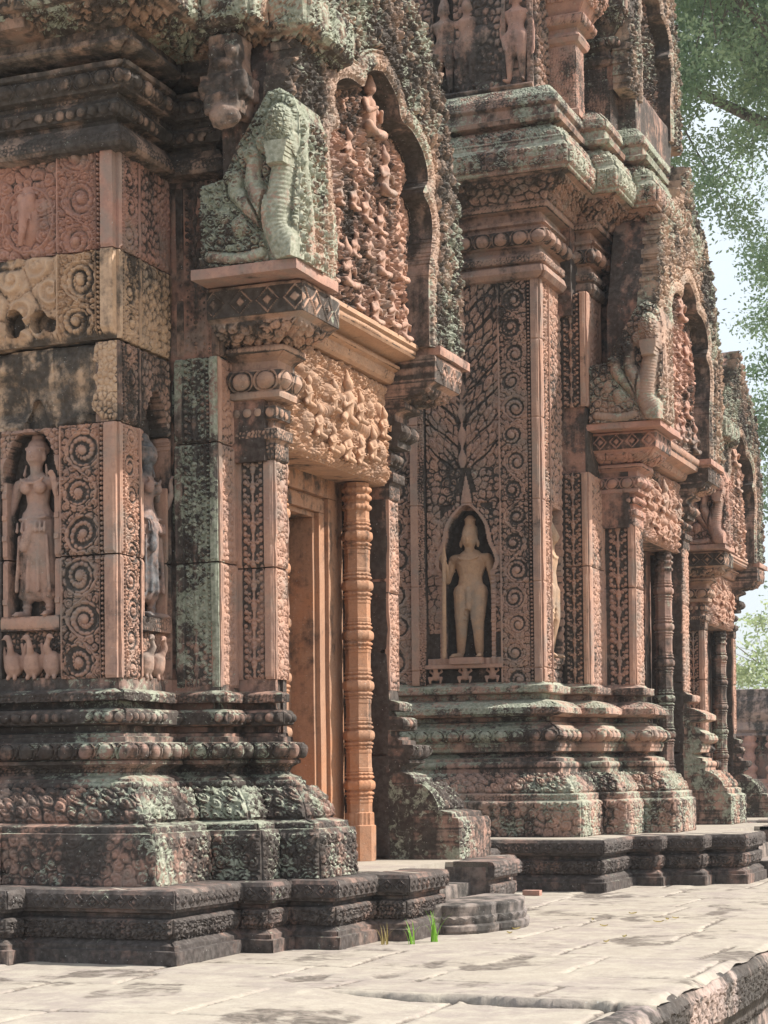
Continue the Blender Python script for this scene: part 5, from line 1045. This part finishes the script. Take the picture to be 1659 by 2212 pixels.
# ------------------------------------------------------------------ enclosure wall with turned balusters, far right
def enclosure():
    r = empty('enclosure_wall', (-4.5, 33, 0)); global ORG; ORG = np.array([-4.5, 33., 0.])
    sweep('wall_base', [(-9, 33), (3, 33)], [(.25, -.6, ''), (.25, .25, ''), (.20, .27, ''), (.22, .35, ''), (.10, .40, ''), (.16, .46, ''), (.16, .58, ''), (.06, .62, ''), (.06, .70, '')], M['pinkc'], r, ds=.05, dp=.03, back=.3)
    sweep('wall_coping', [(-9, 33), (3, 33)], [(.02, 1.42, ''), (.10, 1.45, ''), (.06, 1.50, ''), (.14, 1.55, ''), (.14, 1.68, ''), (.2, 1.75, ''), (.24, 1.85, ''), (.22, 2.05, ''), (.16, 2.12, ''), (.16, 2.24, ''), (.0, 2.26, ''), (-.35, 2.26, '')], M['wallcap'], r, ds=.05, dp=.03, back=.3, wear=.03)
    b = MB(); b.box((-9, 33.12, .5), (3, 33.4, 2.2)); b.build('wall_core', M['dark'], r)
    pf = [(.13, .68), (.13, .76), (.10, .80), (.14, .86), (.15, .90), (.10, .94), (.085, 1.0), (.11, 1.04), (.11, 1.1), (.085, 1.14), (.10, 1.22), (.15, 1.27), (.14, 1.31), (.10, 1.34), (.13, 1.38), (.13, 1.45)]
    for k in range(13):
        m = MB(); m.lathe((-8.0 + k * .42, 33.0, 0), pf, 18); m.build('baluster', M['pinkc'], r)
    ORG = np.zeros(3); tag(r, 'low pink stone wall with turned balusters behind the farthest tower', 'wall')
enclosure()

# ------------------------------------------------------------------ grass sprigs at the plinth foot
def sprig(c, n, h, mat, label, seed):
    rs = np.random.RandomState(seed); mb = MB()
    for k in range(n):
        a = rs.uniform(0, 6.28); hh = h * rs.uniform(.55, 1.); bend = rs.uniform(.15, .6) * hh; w_ = .0042; t = np.linspace(0, 1, 7)
        base = np.array(c) + [rs.uniform(-.02, .02), rs.uniform(-.02, .02), 0]; d = np.array([math.cos(a), math.sin(a), 0]); s = np.array([-d[1], d[0], 0])
        cen = base + d * (bend * t[:, None] ** 2) + np.array([0, 0, 1]) * (hh * t[:, None] * (1 - .15 * t[:, None])); ww = w_ * (1 - t[:, None] ** 1.5)
        mb.grid(np.stack([cen - s * ww, cen + np.array([0, 0, .0008]) + d * .001, cen + s * ww]))
    tag(mb.build('grass_tuft', mat, None), label, 'grass', 'grass tufts at the plinth foot')

def leafmat(name, c1, c2):
    m = bpy.data.materials.new(name); m.use_nodes = True; t = m.node_tree; N = t.nodes; b = N['Principled BSDF']; b.inputs['Roughness'].default_value = .55
    oi = N.new('ShaderNodeTexCoord'); n = N.new('ShaderNodeTexNoise'); n.inputs['Scale'].default_value = .9; n.inputs['Detail'].default_value = 6; t.links.new(oi.outputs['Object'], n.inputs[0])
    r = N.new('ShaderNodeMix'); r.data_type = 'RGBA'; r.inputs[6].default_value = (*c1, 1); r.inputs[7].default_value = (*c2, 1); mr = N.new('ShaderNodeMapRange'); mr.inputs[1].default_value = .35; mr.inputs[2].default_value = .65
    t.links.new(n.outputs[0], mr.inputs[0]); t.links.new(mr.outputs[0], r.inputs[0]); t.links.new(r.outputs[2], b.inputs['Base Color'])
    tr = N.new('ShaderNodeBsdfTranslucent'); t.links.new(r.outputs[2], tr.inputs[0]); mx = N.new('ShaderNodeMixShader'); mx.inputs[0].default_value = .5; t.links.new(b.outputs[0], mx.inputs[1]); t.links.new(tr.outputs[0], mx.inputs[2]); t.links.new(mx.outputs[0], N['Material Output'].inputs[0])
    return m
M['grass'] = leafmat('grass_blade', (.16, .36, .03), (.24, .46, .05)); M['drygrass'] = leafmat('dry_blade', (.30, .22, .08), (.36, .30, .12))
sprig((-3.66, 9.18, 0), 7, .15, M['drygrass'], 'small half-dry grass sprig, leftmost at the foot of the stair block', 1)
sprig((-3.53, 9.24, 0), 9, .17, M['grass'], 'low bright green grass tuft between two others', 2)
sprig((-3.46, 9.38, 0), 14, .23, M['grass'], 'tallest bright green grass tuft, nearest the stair', 3)

fr = MB(); fr.box((-4.12, 12.96, .0), (-3.98, 13.03, .045), 1, 2, .006); tag(fr.build('stone_fragment', M['pinkc'], None), 'small reddish stone fragment on the paving against the middle plinth', 'stone')

rs_ = np.random.RandomState(9)
for k_ in range(11):
    c_ = np.array([-3.05 + rs_.uniform(-.3, .5), 10.6 + rs_.uniform(-1.1, 1.0), .006]); a_ = rs_.uniform(0, 6.28); l_ = rs_.uniform(.018, .035); d_ = np.array([math.cos(a_), math.sin(a_), 0]); n_ = np.array([-d_[1], d_[0], 0]); tt_ = np.linspace(-1, 1, 7)
    G_ = np.stack([[c_ + d_ * l_ * t + n_ * l_ * .38 * q * (1 - t * t) + np.array([0, 0, .006 * q * q + .006 * t * t]) for q in (-1, 0, 1)] for t in tt_]); lm = MB(); lm.grid(G_)
    tag(lm.build('dry_leaf', M['drygrass'], None), 'small dry brown leaf lying on the paving beyond the half-round step', 'leaf', 'dry leaves on the paving')

# ------------------------------------------------------------------ trees
M['bark'] = stone('bark', (.20, .16, .12), .3, .1, seed=40); M['leaf'] = leafmat('broad_leaf', (.20, .30, .17), (.36, .46, .27)); M['leaf2'] = leafmat('light_leaf', (.32, .40, .20), (.42, .47, .26))
def tree(loc, H, R_, nl, label, seed, mat, zlow=.35, ls=.13, limbs=9):
    global ORG
    rs = np.random.RandomState(seed); ORG = np.array(loc, float); root = empty('tree', loc); T = MB(); tips = []
    top = np.array(loc) + [rs.uniform(-.5, .5), rs.uniform(-.5, .5), H * .55]
    T.caps(loc, H * .028, top, H * .016, 10)
    for k in range(limbs):
        f = rs.uniform(zlow, 1.); b0 = np.array(loc) * (1 - f) + top * f; a = k * 2.4 + rs.uniform(-.4, .4); L = R_ * rs.uniform(.6, 1.)
        m1 = b0 + [math.cos(a) * L * .5, math.sin(a) * L * .5, H * .10 * rs.uniform(.5, 1.5)]; e = b0 + [math.cos(a) * L, math.sin(a) * L, H * rs.uniform(.06, .42)]
        T.caps(b0, H * .0055, m1, H * .0035, 8); T.caps(m1, H * .0035, e, H * .0016, 8)
        for q in range(7):
            c = m1 + (e - m1) * rs.uniform(.1, 1.); e2 = c + rs.normal(0, 1, 3) * [R_ * .28, R_ * .28, H * .06] + [0, 0, .2]; T.caps(c, H * .0013, e2, H * .0006, 5, 3); tips.append(e2)
            for s_ in range(3): e3 = e2 + rs.normal(0, R_ * .11, 3); T.caps(e2, H * .0006, e3, .006, 4, 2); tips.append(e3)
    tk = T.build('trunk', M['bark'], root)
    tips = np.array(tips); n = nl; cc = tips[rs.randint(0, len(tips), n // 60)] + rs.normal(0, 1, (n // 60, 3)) * [R_ * .05, R_ * .05, R_ * .035]; c = cc[rs.randint(0, len(cc), n)] + rs.normal(0, 1, (n, 3)) * [.24, .24, .13]
    d = rs.normal(0, 1, (n, 3)); d /= np.linalg.norm(d, axis=1)[:, None]; u = np.cross(d, rs.normal(0, 1, (n, 3))); u /= np.linalg.norm(u, axis=1)[:, None]; s = ls * rs.uniform(.6, 1.3, (n, 1)); v = np.cross(d, u)
    V = np.concatenate([c - u * s * .55, c + v * s * .28 - u * s * .05, c + u * s * .6, c - v * s * .28 - u * s * .05], 0); I = np.arange(n)
    mesh_obj('crown', V, np.stack([I, I + n, I + 2 * n, I + 3 * n], 1), mat, root, None, False)
    ORG = np.zeros(3); return tag(root, label, 'tree', 'trees beyond the enclosure')
tree((-4.6, 38, -.7), 26, 6.3, 330000, 'large leafy tree whose branches hang over the upper right, nearest of the trees', 11, M['leaf'], .90, .095, 20)
tree((-3.0, 44, -.7), 18, 5.4, 210000, 'broad tree at the right edge behind the hanging branches', 12, M['leaf'], .5, .095, 20)
tree((-8.2, 52, -.7), 7.5, 3.5, 24000, 'light green bushy tree low above the baluster wall', 13, M['leaf2'], .2, .13, 14)
tree((-6.0, 60, -.7), 7.0, 4.0, 22000, 'hazy pale green tree farthest behind the wall', 14, M['leaf2'], .15, .14, 14)

# ------------------------------------------------------------------ thin haze of a bright humid day
hz = MB(); hz.box((-60, -25, -2.2), (40, 95, 26)); ho = hz.build('haze', M['floor'], None); ho.data.materials.clear()
hm = bpy.data.materials.new('haze'); hm.use_nodes = True; hn = hm.node_tree; hn.nodes.remove(hn.nodes['Principled BSDF']); pv = hn.nodes.new('ShaderNodeVolumePrincipled'); pv.inputs['Color'].default_value = (.86, .93, 1, 1); pv.inputs['Density'].default_value = .0008
hn.links.new(pv.outputs[0], hn.nodes['Material Output'].inputs['Volume']); ho.data.materials.append(hm); tag(ho, kind='stuff')
